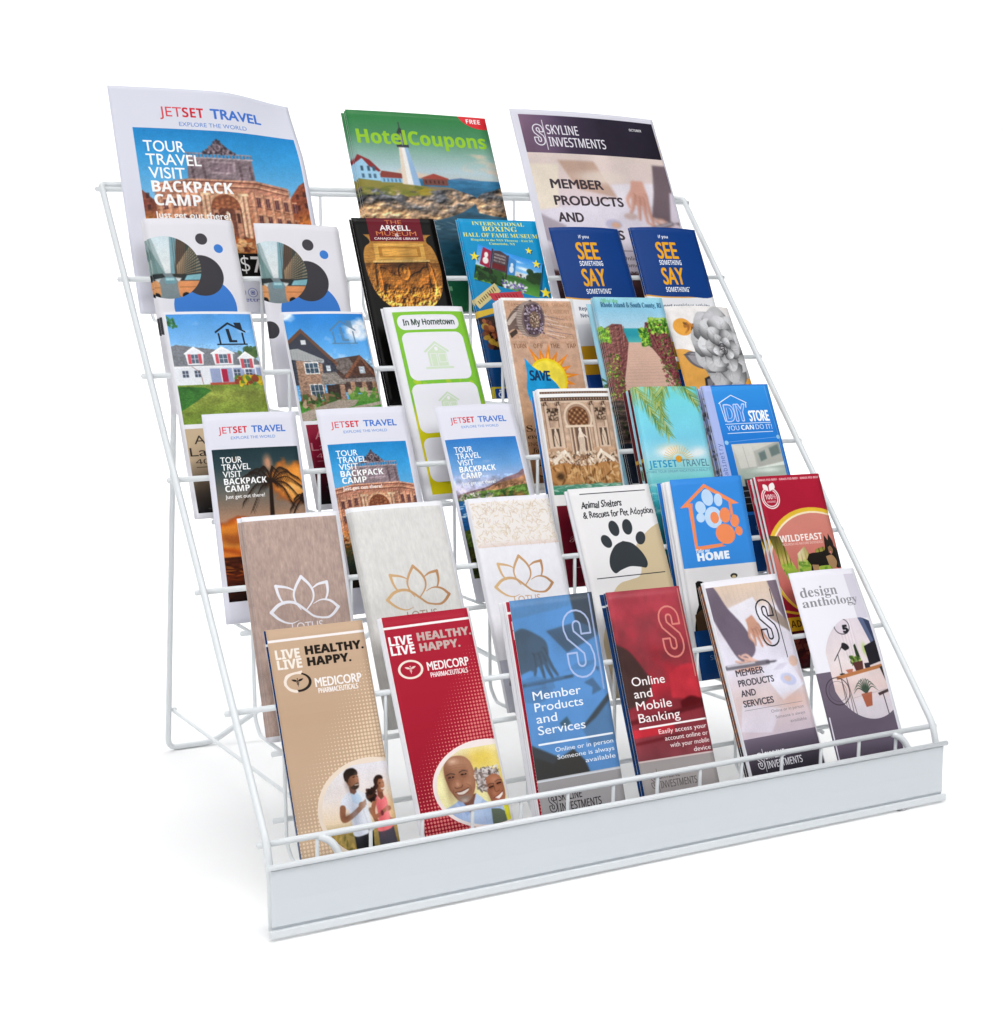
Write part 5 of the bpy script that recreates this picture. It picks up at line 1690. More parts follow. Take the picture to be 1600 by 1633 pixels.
def runner_pic():
    p = Art(1.12, 380)
    p.grad([(0, '#e4e0e6'), (.35, '#eadfda'), (.6, '#ecd5b8'), (.68, '#c9b48a'), (.72, '#a08a52'), (1.12, '#7c6a35')])
    p.dabs(150, (0, .70, 1, 1.12), .04, .012, ['#8f7a3c', '#b59a55', '#5a5a2a', '#c9a95a'], 4, .6)
    p.ell(.95, .55, .2, .25, '#f6c98a', .7, blur=.8)
    # man
    sk, sd = '#8f5f45', '#6d4432'
    p.rect(.395, .76, .62, 1.12, '#211f22')
    p.poly([(.39, .74), (.64, .74), (.63, .84), (.60, 1.12), (.54, 1.12), (.52, .88), (.48, 1.12), (.40, 1.12)], '#1d1c1f')
    p.poly(spline([(.30, .36), (.36, .31), (.42, .285), (.52, .285), (.60, .33), (.635, .38), (.62, .50), (.63, .62), (.645, .745), (.40, .785), (.39, .62), (.375, .52), (.36, .47), (.27, .47), (.285, .40)], 5), '#dfe3ee')
    p.poly(spline([(.43, .30), (.52, .32), (.56, .40), (.50, .44), (.43, .40)], 4), '#b9d3ea', .8)
    p.line(spline([(.55, .46), (.57, .6), (.60, .72)], 4), .02, '#c3c8d6', .7)
    p.line(spline([(.30, .46), (.285, .54), (.30, .585), (.40, .555), (.52, .485)], 6), .075, sk, w1=.055)
    p.ell(.55, .455, .045, .038, sk)
    for k in range(3):
        p.line([(.545, .44 + k * .012), (.60, .405 + k * .022)], .018, sk)
    p.line(spline([(.645, .52), (.68, .60), (.70, .66)], 4), .05, sk)
    p.poly([(.42, .23), (.50, .24), (.505, .30), (.47, .325), (.425, .30)], sd)
    p.poly(spline([(.395, .12), (.43, .08), (.52, .075), (.555, .13), (.555, .20), (.53, .255), (.47, .26), (.42, .225), (.395, .18)], 5), sk)
    p.poly(spline([(.38, .16), (.375, .09), (.42, .04), (.50, .03), (.55, .065), (.55, .11), (.47, .115), (.43, .15), (.415, .19)], 5), '#221a17')
    p.poly(spline([(.425, .20), (.45, .235), (.50, .215), (.55, .20), (.545, .25), (.50, .275), (.45, .262)], 5), '#3a281f')
    p.line([(.50, .225), (.545, .222)], .010, '#e8d9cf')
    p.line([(.49, .135), (.515, .13)], .010, '#20140f')
    p.line([(.535, .13), (.553, .133)], .010, '#20140f')
    p.line([(.53, .15), (.545, .185)], .010, sd)
    # woman
    sk2, sd2 = '#a5694c', '#7c4a36'
    p.poly([(.70, .74), (.90, .73), (.92, .90), (.93, 1.12), (.84, 1.12), (.81, .92), (.77, 1.12), (.69, 1.12), (.695, .88)], '#4a4752')
    p.poly(spline([(.735, .40), (.76, .37), (.78, .42), (.83, .42), (.855, .39), (.875, .46), (.87, .58), (.90, .74), (.70, .77), (.73, .62), (.725, .48)], 5), '#f2787c')
    p.poly([(.77, .30), (.83, .31), (.845, .40), (.80, .43), (.765, .38)], sd2)
    p.line(spline([(.72, .42), (.68, .52), (.685, .60), (.76, .585), (.83, .545)], 6), .055, sk2, w1=.04)
    p.ell(.87, .535, .038, .03, sk2)
    p.ell(.785, .575, .02, .03, '#5a2a2a')
    p.line([(.88, .66), (.98, .69)], .035, sk2)
    p.poly(spline([(.765, .22), (.80, .185), (.845, .19), (.87, .24), (.865, .30), (.835, .345), (.79, .33), (.765, .28)], 5), sk2)
    p.poly(spline([(.75, .28), (.745, .20), (.79, .155), (.85, .16), (.865, .20), (.81, .20), (.785, .25), (.775, .31)], 5), '#2c1a15')
    p.dabs(60, (.635, .30, .735, .42), .03, .018, ['#2c1a15', '#4a2c20', '#1d110e'], 6, .95)
    p.line([(.72, .31), (.77, .27)], .05, '#2c1a15')
    p.line(spline([(.825, .305), (.845, .312), (.86, .30)], 4), .013, '#f6ece6')
    p.line([(.81, .245), (.828, .243)], .009, '#1d110e')
    p.line([(.848, .243), (.862, .245)], .009, '#1d110e')
    for x, y, rx, ry, c, al in ((.44, .55, .06, .25, '#8f97ad', .5), (.58, .52, .05, .2, '#ffffff', .45), (.42, .18, .04, .09, '#4a2c20', .5), (.54, .15, .03, .06, '#d9a688', .5), (.33, .55, .05, .03, '#5a3828', .5),
                                (.76, .58, .035, .18, '#b54a50', .5), (.86, .56, .03, .14, '#ffb0b0', .5), (.79, .28, .025, .07, '#6d3c2c', .5), (.85, .25, .02, .04, '#dba684', .6)):
        p.ell(x, y, rx, ry, c, al, blur=.9)
    p.photo(.005, .05, .06, 3)
    return p


def elders_pic():
    p = Art(1.12, 380)
    p.grad([(0, '#efe9d2'), (.3, '#eddf9a'), (.6, '#f0e6a8'), (1.12, '#d9d9a0')])
    p.ell(.75, .16, .3, .2, '#e6c54a', .8, blur=.7)
    p.ell(.95, .40, .2, .2, '#f0d870', .7, blur=.7)
    p.ell(.1, .45, .2, .25, '#f3edb8', .8, blur=.7)
    sk, sd, hi = '#9c6a50', '#74493a', '#c99a80'
    # shirt
    p.poly(spline([(.02, .90), (.10, .78), (.24, .72), (.34, .68), (.56, .66), (.64, .70), (.74, .78), (.90, .84), (1.0, 1.0), (1.0, 1.15), (.0, 1.15)], 5), '#a9bfe0')
    p.poly([(.30, .69), (.36, .66), (.46, .86), (.40, .90)], '#8fa8d4')
    p.poly([(.58, .62), (.66, .70), (.56, .84), (.46, .88)], '#c0d1ea')
    for k in range(12):
        p.line([(.08 + k * .08, .86), (.06 + k * .085, 1.12)], .008, '#92a9d2', .5)
    p.poly([(.36, .66), (.58, .62), (.50, .80), (.45, .86)], sd)
    # man: bald head, broad smile, grey goatee
    p.poly(spline([(.20, .34), (.21, .21), (.28, .11), (.40, .075), (.53, .11), (.60, .22), (.615, .40), (.58, .56), (.50, .68), (.41, .715), (.31, .66), (.235, .52)], 6), sk)
    p.ell(.40, .17, .17, .09, '#b98a6e', .8, blur=.9)
    p.ell(.345, .145, .06, .035, '#e2bfa8', .8, blur=.9)
    p.ell(.625, .37, .032, .068, sk, 1, .2)
    p.ell(.63, .37, .014, .04, sd, .7, .2, blur=.5)
    p.ell(.41, .655, .11, .055, '#8f8078', .8, blur=.6)
    p.ell(.41, .69, .05, .03, '#b9aea8', .8, blur=.6)
    p.ell(.50, .47, .06, .05, '#c08a6c', .7, blur=.9)
    p.ell(.28, .48, .045, .045, '#b98468', .6, blur=.9)
    p.poly(spline([(.335, .40), (.385, .40), (.415, .475), (.37, .505), (.315, .49)], 5), '#a9755a')
    p.ell(.36, .46, .022, .03, '#cf9f84', .7, blur=.8)
    p.line(spline([(.31, .49), (.325, .51), (.365, .51), (.405, .505), (.42, .48)], 5), .012, '#5f3a2c', .8)
    p.poly(spline([(.315, .565), (.39, .568), (.49, .535), (.475, .575), (.41, .605), (.345, .60)], 5), '#e9ddd3')
    p.line(spline([(.305, .562), (.39, .562), (.50, .53)], 5), .011, '#5f332b')
    p.line(spline([(.335, .602), (.41, .612), (.48, .578)], 5), .012, '#8a5248')
    p.line(spline([(.285, .53), (.275, .575), (.31, .63)], 5), .010, sd, .6)
    p.line(spline([(.48, .47), (.53, .52), (.52, .58)], 5), .010, sd, .6)
    for x, y in ((.285, .355), (.465, .34)):
        p.ell(x, y, .055, .03, '#7c5040', .7, blur=.8)
        p.line(spline([(x - .055, y - .035), (x, y - .052), (x + .06, y - .034)], 5), .016, '#4d3b34', .9)
        p.line([(x - .032, y), (x + .036, y - .002)], .017, '#24140f')
        p.ell(x + .008, y - .004, .006, .005, '#e9ddd3')
        p.line(spline([(x - .045, y + .028), (x, y + .040), (x + .045, y + .026)], 5), .006, sd, .6)
    for k in range(3):
        p.line(spline([(.29, .21 + k * .034), (.40, .20 + k * .034), (.52, .215 + k * .034)], 5), .006, sd, .35)
    # woman: grey curls, cheek against his shoulder
    o = -.055
    T = lambda *q: [(x + o, y) for x, y in q]
    p.ell(.84 + o, .47, .17, .17, '#80726d')
    p.dabs(190, (.68 + o, .30, 1.0 + o, .58), .028, .014, ['#b8adaa', '#7c6d69', '#d5cdca', '#948783', '#5a4c48', '#e6e0dd'], 5, .85)
    s2, d2 = '#a5684c', '#74442f'
    p.poly(spline(T((.77, .54), (.82, .44), (.93, .40), (1.02, .47), (1.04, .66), (1.0, .80), (.92, .85), (.83, .78)), 6), s2)
    p.ell(.93 + o, .48, .07, .05, '#c98f70', .7, blur=.9)
    p.ell(.87 + o, .66, .045, .04, '#bd7f62', .7, blur=.9)
    for x, y in ((.86, .575), (.975, .54)):
        p.ell(x + o, y, .042, .026, '#6d3f2e', .7, blur=.8)
        p.line(spline(T((x - .045, y - .03), (x, y - .047), (x + .045, y - .04)), 5), .012, '#5a4038', .9)
        p.line(T((x - .026, y + .003), (x + .03, y - .006)), .016, '#20120d')
    p.line(spline(T((.90, .55), (.905, .63), (.925, .65), (.965, .635)), 5), .012, d2, .8)
    p.poly(spline(T((.875, .725), (.93, .705), (1.0, .66), (.99, .71), (.94, .75)), 5), '#f0e6df')
    p.line(spline(T((.865, .728), (.93, .70), (1.01, .652)), 5), .011, '#7c3f36')
    p.line(spline(T((.885, .735), (.94, .757), (.995, .71)), 5), .012, '#a5564c')
    p.dabs(60, (.70 + o, .40, .80 + o, .60), .024, .012, ['#b8adaa', '#8d7f7a', '#d5cdca', '#6d5f5a'], 8, .85)
    p.poly(T((.80, .86), (.92, .88), (1.0, .94), (1.02, 1.15), (.78, 1.15)), '#5f6a5a')
    p.poly([(.92, .84), (1.0, .80), (1.0, 1.15), (.94, 1.15)], '#d5d03a')
    for x, y, rx, ry, c, al in ((.235, .44, .05, .24, '#5f3a2c', .5), (.56, .34, .05, .2, '#c99878', .35), (.78, .68, .04, .12, '#6d3f2e', .45),
                                (.2, .95, .12, .15, '#7f97c4', .45), (.55, .9, .12, .12, '#c9d8ee', .4)):
        p.ell(x, y, rx, ry, c, al, blur=.9)
    p.photo(.0042, .05, .06, 3)
    return p


def med_cover_art(red):
    bg = '#a81e33' if red else '#c4a68a'
    A = Art(2.36, 440, bg)
    A.grad([(0, '#ad2237' if red else '#c9ab90'), (.9, '#a81d32' if red else '#c0a287'), (2.36, '#8f1528' if red else '#c9ad93')])
    halftone(A, '#e58a84' if red else '#ead2b4', .85, 1)
    w = '#f4eeec'
    A.poly([(0, .105), (1, .097), (1, .122), (0, .130)], w)
    if red:
        A.rect(0, 0, .018, 2.36, '#efe9ec')
        A.rect(.978, 0, 1, 2.36, '#efe9ec')
    lv, rest = ('#f7f2f2', '#c3aea8') if red else ('#f2e9df', '#221c18')
    A.text('LIVE', .045 if red else .055, .305, .298, .090, lv, 'b', .005)
    A.text('HEALTHY.', .36, .97, .280, .080, rest, 'b', .009)
    A.text('LIVE', .045 if red else .060, .312, .398, .090, lv, 'b', .005)
    A.text('HAPPY.', .365, .82, .392, .080, rest, 'b', .009)
    cx, cy = (.222, .560) if red else (.238, .535)
    A.ell(cx, cy, .138, .098, '#f0e2d6')
    if not red:
        A.poly([(cx - .02, cy - .1), (cx + .15, cy - .09), (cx + .15, cy + .09), (cx, cy + .1)], bg, 1)
        A.ell(cx + .006, cy + .004, .134, .094, '#2a2320')
        A.poly(spline([(cx - .14, cy - .02), (cx - .10, cy - .08), (cx + .02, cy - .101), (cx + .06, cy - .095), (cx - .03, cy + .02), (cx - .01, cy + .10), (cx - .09, cy + .08), (cx - .14, cy + .02)], 5), '#f0e2d6')
    A.ell(cx, cy, .112, .077, bg)
    caduceus(A, cx, cy, .068, '#e9d3cb' if red else '#2a2320')
    x0 = .405 if red else .41
    A.text('MEDICORP', x0, .875 if red else .895, .595 if red else .605, .085, w, 'g', .006)
    A.text('PHARMACEUTICALS', x0 + .02, .845, .668, .048, w, 'n', .004)
    p = elders_pic() if red else runner_pic()
    cx, cy, r, ry = (.80, 1.80, .60, .44) if red else (.80, 1.83, .575, .485)
    A.ell(cx, cy, r, ry, '#efe2de' if red else '#ead9c8')
    m = A.disc(cx + .01, cy + .005, r - .035, ry - .032)
    if red:
        A.paste(p, .19, 1.43, .985, 2.25, clip=m)
        A.rect(.978, 0, 1, 2.36, '#efe9ec')
    else:
        A.paste(p, .24, 1.40, 1.04, 2.36, clip=m)
    return A


def art_tan():
    return med_cover_art(False)


def art_red():
    return med_cover_art(True)


def paper_desk(asp):
    """desk with papers, hands and a pen, seen from above; toned by the covers that use it"""
    p = Art(asp, 380, '#e6e2ea')
    p.poly([(0, 0), (.75, 0), (.7, .12), (0, .2)], '#d9cbb8')
    for k in range(14):
        p.line([(k * .06, 0), (k * .055 - .02, .18)], .006, '#bfae9a', .6)
    p.poly([(.72, 0), (1.02, 0), (1.02, .45), (.74, .30)], '#6a5a55')
    p.poly([(.36, .34), (.74, .28), (.98, .40), (.98, .50), (.60, .62)], '#8a8488')
    for k in range(9):
        p.line([(.40 + k * .05, .36 + k * .006), (.58 + k * .04, .60 - k * .01)], .005, '#5f5a5e', .7)
    p.poly([(.55, .62), (1.02, .45), (1.02, 1.2), (.5, 1.0)], '#ece8f0')
    p.poly([(.0, .72), (.5, .70), (.72, 1.0), (.2, 1.25)], '#f0edf4')
    return p


def art_blue():
    A = Art(2.34, 420)
    p = paper_desk(1.93)
    p.poly([(.0, .20), (.73, .12), (.74, .30), (.34, .36), (.10, .55), (0, .55)], '#dfe6ec')
    p.poly(spline([(-.02, .34), (.10, .30), (.26, .38), (.36, .48), (.34, .66), (.20, .72), (-.02, .78)], 5), '#8a7466')
    hand(p, .24, .58, .24, -.25, '#8f7868', '#4d3f38')
    p.poly(spline([(-.02, .84), (.14, .80), (.30, .86), (.34, .98), (.2, 1.08), (-.02, 1.06)], 5), '#b9c4d4')
    hand(p, .26, .93, .15, 1.4, '#c9c4c8', '#7f7a80')
    p.line([(.02, .885), (.60, .855)], .034, '#6d6b74')
    p.line([(.04, .88), (.5, .857)], .008, '#d5d8e0')
    for k in range(9):
        p.line([(.5 + k * .03, .80), (.70 + k * .03, .72)], .004, '#7d7a86', .7)
    p.poly([(.72, .94), (.84, .90), (.93, 1.04), (.80, 1.08), (.82, 1.0)], '#7a7c86', .8)
    p.poly([(.88, .78), (.94, .80), (.92, .85)], '#7a7c86', .8)
    p.poly([(.36, 1.32), (.46, 1.26), (.50, 1.34), (.40, 1.38)], '#4a8f7c')
    p.line([(.66, 1.40), (1.0, 1.12)], .06, '#5a5350')
    p.poly(spline([(.62, 1.42), (.80, 1.32), (.96, 1.20), (1.02, 1.2), (1.02, 1.55), (.7, 1.6)], 5), '#bdb9b4')
    p.poly([(0, 1.55), (.28, 1.68), (.48, 1.60), (.6, 1.74), (.66, 1.95), (0, 1.95)], '#3d3531')
    p.poly([(.0, 1.50), (.3, 1.66), (.22, 1.72), (.0, 1.62)], '#54463c')
    p.photo(.009, .04, .10, 4)
    dark = p.a @ np.array([.3, .59, .11])
    g = np.clip((dark - .22) / .68, 0, 1)[..., None]
    blue = C('#3f6f9c') * .0 + (C('#4c4a47') * (1 - g) + C('#5a97d8') * g)
    warm = p.a * np.array([.50, .60, .75])
    p.a = blue * .78 + warm * .22
    A.paste(p, 0, 0, 1, 1.93)
    A.grad([(1.85, '#cfd3da'), (1.885, '#a6a2a3')], y0=1.86, y1=1.885)
    A.rect(0, 1.885, 1, 2.34, '#a29e9f')
    A.rect(0, 1.868, 1, 1.886, '#d8dbe2')
    outlined_s(A, .585, .175, .905, .885, .020, '#b9c6ea', .9)
    A.line([(.955, .02), (.955, 1.03)], .020, '#a9b7dd', .85)
    w = '#f3f6fb'
    for k, (t, x1) in enumerate((('Member', .675), ('Products', .68), ('and', .345), ('Services', .665))):
        A.text(t, .10, x1, 1.050 + k * .120, .088, w, 'g', .002)
    A.line([(.088, 1.508), (.97, 1.508)], .020, w)
    for k, (t, x0) in enumerate((('Online or in person', .265), ('Someone is always', .275), ('available', .60))):
        A.text(t, x0, .965, 1.605 + k * .078, .045, w, 'g', .001)
    skyline_logo(A, .10, 2.02, 1.25, '#2b292b')
    return A


def art_redS():
    A = Art(2.50, 420)
    p = Art(2.0, 380, '#b51f30')
    p.grad([(0, '#b24652'), (.8, '#aa3540'), (1.1, '#b62f3c'), (1.3, '#8a2c36'), (2.0, '#85434a')])
    f = p.fbm(4, 5, seed=9)
    p.blend(f, .45, .8, '#7a3a40', .7, y1=1.1)
    p.poly(spline([(0, .60), (.16, .70), (.30, .92), (.36, 1.05), (.30, 1.25), (0, 1.35)], 5), '#4b3432')
    p.poly(spline([(.62, 1.0), (.80, .92), (1.0, .95), (1.0, 1.3), (.6, 1.28)], 5), '#c23440')
    p.poly(spline([(.70, 1.33), (.85, 1.28), (1.0, 1.34), (1.0, 1.42), (.7, 1.40)], 5), '#5a1218')
    p.line([(0, 1.50), (1, 1.40)], .05, '#5e1a20')
    p.poly([(0, 1.58), (.55, 1.56), (.55, 1.66), (0, 1.68)], '#c2303c')
    p.line([(.02, 1.74), (.6, 1.70)], .03, '#6a2026')
    p.photo(.010, .04, .16, 2)
    A.paste(p, 0, 0, 1, 2.0)
    A.rect(0, 1.945, 1, 2.50, '#a39c9b')
    A.rect(0, 1.93, 1, 1.948, '#d9c5c4')
    outlined_s(A, .635, .225, .90, .82, .022, '#e08a80', .9)
    A.line([(.972, .03), (.972, 1.06)], .018, '#d98a84', .85)
    w = '#faf3f2'
    for k, (t, x1) in enumerate((('Online', .55), ('and', .35), ('Mobile', .58), ('Banking', .66))):
        A.text(t, .11, x1, 1.095 + k * .138, .098, w, 'g', .002)
    A.line([(.10, 1.575), (.985, 1.558)], .022, w)
    for k, (t, x0) in enumerate((('Easily access your', .335), ('account online or', .40), ('with your mobile', .45), ('device', .75))):
        A.text(t, x0, .98, 1.660 + k * .082, .050, w, 'g', .001)
    skyline_logo(A, .115, 2.07, 1.22, '#5f5a5a')
    return A


def art_S4():
    A = Art(2.30, 420, '#edeaf1')
    p = Art(2.24, 400, '#dcd6e2')
    p.grad([(0, '#d9c2ae'), (.22, '#d8c4b8'), (.3, '#e3dde6'), (.9, '#ddd8e6'), (1.3, '#d5c0bf'), (1.7, '#cfc0cc'), (1.70, '#6f626e'), (2.24, '#332e38')])
    for k in range(9):
        p.line([(.2 + k * .07, .0), (.24 + k * .06, .2)], .005, '#bfa890', .5)
    p.poly([(.12, .28), (.60, .16), (.75, .5), (.3, .6)], '#e9e5ee')
    p.poly(spline([(-.02, .0), (.10, .0), (.22, .25), (.38, .48), (.46, .72), (.35, .84), (.2, .82), (.05, .5), (-.02, .3)], 5), '#6d6070')
    hand(p, .52, .52, .19, -.32, '#cf9c86', '#9a6553')
    p.poly([(.86, .0), (1.02, .0), (1.02, .55), (.92, .35)], '#7a6a78')
    p.poly([(.8, .25), (1.02, .5), (1.02, .62), (.76, .42)], '#9a8a80')
    hand(p, .33, .90, .17, 1.75, '#dbb2a3', '#b58a7a')
    p.line([(.02, .90), (.58, .90)], .052, '#6f6a74')
    p.line([(.03, .885), (.40, .885)], .014, '#d9d6e0')
    p.line([(.56, .90), (.70, .905)], .018, '#4d4852')
    p.poly([(.45, .98), (.84, .86), (1.0, 1.2), (.66, 1.34)], '#e4e1ee')
    p.ell(.80, 1.12, .11, .065, '#b9bfe0', .8, .3)
    p.ell(.79, 1.11, .05, .03, '#dcb9a4', .8, .3)
    p.ell(.93, .93, .06, .06, '#d8aa8e', .7)
    for k in range(6):
        p.line([(.62 + k * .025, 1.0), (.74 + k * .02, .94)], .008, '#c9c2d6', .8)
    p.ell(.8, 1.36, .2, .09, '#d5b2a6', .7, blur=.5)
    p.poly([(.1, 1.3), (.6, 1.42), (.4, 1.66), (.0, 1.6)], '#e0dbe8', .7)
    p.photo(.007, .03, .08, 4)
    p.grad([(1.69, '#75687a'), (1.95, '#3d3742'), (2.24, '#2b2730')], y0=1.685)
    A.paste(p, .018, .070, .985, 2.30)
    outlined_s(A, .60, .275, .815, .80, .018, '#2b2830')
    A.line([(.858, .165), (.858, .945)], .010, '#2b2830')
    for k, (t, x1) in enumerate((('MEMBER', .50), ('PRODUCTS', .60), ('AND', .325), ('SERVICES', .53))):
        A.text(t, .128, x1, 1.072 + k * .112, .068, '#4a424c', 'g', .006)
    A.line([(.125, 1.447), (.90, 1.447)], .004, '#7a6f7a')
    for k, (t, x0) in enumerate((('Online or in person', .46), ('Someone is always', .50), ('available', .68))):
        A.text(t, x0, .90, 1.515 + k * .068, .034, '#8a7f88', 'g')
    skyline_logo(A, .13, 1.91, 1.18, '#efedf3')
    return A


def art_anth():
    A = Art(2.34, 420, '#edebf3')
    A.rect(.79, .07, .955, .62, '#d5d0dc')
    A.text('design', .075, .605, .305, .115, '#8f8d93', 's', 0)
    A.text('anthology', .068, .885, .425, .098, '#8f8d93', 's', 0)
    A.rect(0, 1.19, .955, 2.34, '#6b6070')
    A.grad([(1.19, '#6f6474'), (2.0, '#655a6a'), (2.34, '#4d4452')], 0, 1.19, .955, 2.34)
    p = Art(1.45, 400)
    p.grad([(0, '#ddd2da'), (.6, '#e6d9da'), (1.0, '#dcc5c2'), (1.2, '#d9d0d8'), (1.45, '#d5ccd4')])
    for k in range(10):
        p.line([(.34 + k * .03, 0), (.36 + k * .028, .62)], .014, '#d3c5cc' if k % 2 else '#efe6ea', .6)
    p.poly([(.78, 0), (1.0, 0), (1.0, .55), (.9, .4)], '#5a6484')
    p.poly([(.88, .0), (1.0, .0), (1.0, .5)], '#39415c')
    p.ell(.74, .46, .05, .09, '#a9c45a', .8, blur=.6)
    p.poly([(.74, .42), (1.0, .35), (1.0, .66), (.76, .70)], '#26242a')
    p.ell(.42, .10, .15, .12, '#2b2a30', 1)
    p.ell(.42, .10, .138, .108, '#d9ced8', 1)
    p.text('5', .42, .53, .195, .105, '#26252b', 'b', .02)
    p.rect(.38, .08, .56, .09, '#d9ced8', .0)
    p.line([(.20, .76), (.21, .48), (.12, .57)], .010, '#2a282c')
    p.line([(.13, .56), (.36, .34)], .012, '#2a282c')
    p.poly(spline([(.30, .40), (.34, .335), (.42, .36), (.45, .42), (.36, .45)], 4), '#2a282c')
    p.ell(.20, .77, .05, .012, '#2a282c')
    p.poly([(.54, .39), (.58, .37), (.62, .60), (.54, .62)], '#2f3d2a')
    p.dabs(30, (.42, .54, .60, .66), .03, .02, ['#6f8a3a', '#3f5a2c', '#a4b45a'], 4, .9)
    p.poly([(.44, .63), (.64, .62), (.62, .74), (.47, .75)], '#5a3530')
    p.poly([(.28, .72), (.42, .715), (.40, .76), (.31, .765)], '#b5705a')
    p.rect(.66, .66, .76, .73, '#2f2d36')
    p.poly([(.08, .79), (1.0, .70), (1.0, .75), (.08, .84)], '#b5764a')
    for x in (.16, .26):
        p.line([(x, .83), (x - .02, 1.40)], .009, '#4a3a38')
        p.line([(x, .83), (x + .04, 1.40)], .009, '#4a3a38')
    p.poly([(.94, .74), (1.0, .73), (1.0, .95)], '#3a2f30')
    for k in range(11):
        a = math.radians(-170 + k * 16)
        p.line(spline([(.56, 1.08), (.56 + .13 * math.cos(a), 1.02 + .14 * math.sin(a)), (.56 + .24 * math.cos(a), 1.04 + .17 * math.sin(a) + .05)], 5), .022, '#4a5a4c' if k % 2 else '#37453a', w1=.004)
    p.poly([(.46, 1.08), (.67, 1.07), (.62, 1.26), (.50, 1.27)], '#a85f48')
    p.line([(.30, 1.12), (.95, 1.06)], .005, '#8a7f86', .7)
    p.poly([(.78, 1.10), (1.0, 1.06), (1.0, 1.10), (.8, 1.14)], '#4a3a3c')
    p.line([(.88, 1.1), (.90, 1.42)], .016, '#3a3034')
    p.photo(.004, .03, .05, 4)
    m = A.disc(.70, 1.19, .54, .60) * (A.U < .955) * (A.V > .60)
    A.paste(p, .20, .61, .955, 1.79, clip=m)
    A.ell(.16, 1.42, .20, .19, '#4d4552', .0)
    t = np.linspace(0, 6.283, 40)
    A.line(np.stack([.235 + .16 * np.cos(t), 1.42 + .155 * np.sin(t)], 1), .012, '#40383f', .8)
    A.line(np.stack([.235 + .12 * np.cos(t), 1.42 + .115 * np.sin(t)], 1), .006, '#40383f', .5)
    A.line([(.035, 1.70), (.025, 2.2)], .016, '#e3deea')
    return A


def art_brick():
    A = Art(2.3, 240, '#7c4a30')
    A.dabs(260, (0, 0, 1, 2.3), .08, .02, ['#5a3422', '#9a6a48', '#3d2418', '#b5855a'], 4, .8)
    A.rect(0, 1.80, 1, 2.3, '#3f3a40')
    return A


def art_trevi_dark():
    A = Art(2.28, 240, '#ecebee')
    A.grad([(0, '#5a4032'), (.6, '#7a5236'), (1.1, '#a86a34'), (1.35, '#5a4a28'), (1.6, '#26301f')], .10, .06, .95, 1.62)
    A.dabs(160, (.12, .1, .94, 1.2), .05, .04, ['#8a5f42', '#3f2a20', '#b5824f', '#d9a05a'], 3, .7)
    A.rect(.10, 1.72, .95, 2.28, '#5a1020')
    return A


def art_navy():
    A = Art(2.34, 200, '#0f3566')
    A.rect(0, .13, 1, .155, '#dfe3ea')
    return A


def art_maroon():
    A = Art(2.5, 200, '#5a0f18')
    A.ell(.07, .05, .012, .012, '#c9a0a4')
    A.poly([(0, .95), (.3, .85), (.3, .90), (0, 1.0)], '#b58a2a')
    A.grad([(1.0, '#43191a'), (2.5, '#5a2a22')], y0=1.0)
    return A


def art_lake():
    A = Art(2.3, 200, '#1f6fc0')
    A.grad([(0, '#2a7fd0'), (1.0, '#0f4f94'), (1.45, '#164a80')], 0, 0, 1, 1.5)
    A.rect(0, 1.5, 1, 2.3, '#d5dbe4')
    return A


def art_lilac():
    A = Art(2.3, 200, '#b4c1f0')
    A.rect(.02, 0, .03, 2.3, '#5a5f70')
    A.dabs(30, (0, .1, .06, 1.6), .02, .02, ['#4a4a52', '#8a7a70', '#2f2f36'], 3, .6)
    return A


def art_paleblue():
    A = Art(2.42, 200, '#9ed3e6')
    A.dabs(30, (.0, 1.0, .2, 1.6), .04, .02, ['#3f5a2c', '#1f3018'], 3, .7)
    return A


def art_white():
    A = Art(2.3, 120, '#efeef4')
    A.tex(A.fbm(20, seed=3), .01)
    return A
# ---------------------------------------------------------------------------------------------
# brochures: every sheet has thickness, a front panel with its print and an inner folded panel
# ---------------------------------------------------------------------------------------------
PAPER = principled('white_paper_stock', (.86, .86, .875), .55, bump=(700, .05), spec=.3)
EDGES = [PAPER, principled('warm_edge_shade', (.66, .64, .61), .6, bump=(700, .05), spec=.2), principled('grey_edge_shade', (.50, .50, .53), .6, bump=(700, .05), spec=.2)]  # darker tones paint the shade of gaps between stacked sheets into their edges
_mats = {}


def art_mat(key):
    if key not in _mats:
        a = globals()['art_' + key]()
        glossy = key in ('arkell', 'boxing', 'coupon', 'map', 'beach', 'see', 'diy', 'wild', 'home', 'blue', 'redS')
        _mats[key] = (print_mat('print_' + key, to_image(a, 'print_' + key), .28 if glossy else .42, .22 if key in ('blue', 'redS', 'S4', 'beach') else .10), a.H / a.W)
    return _mats[key]


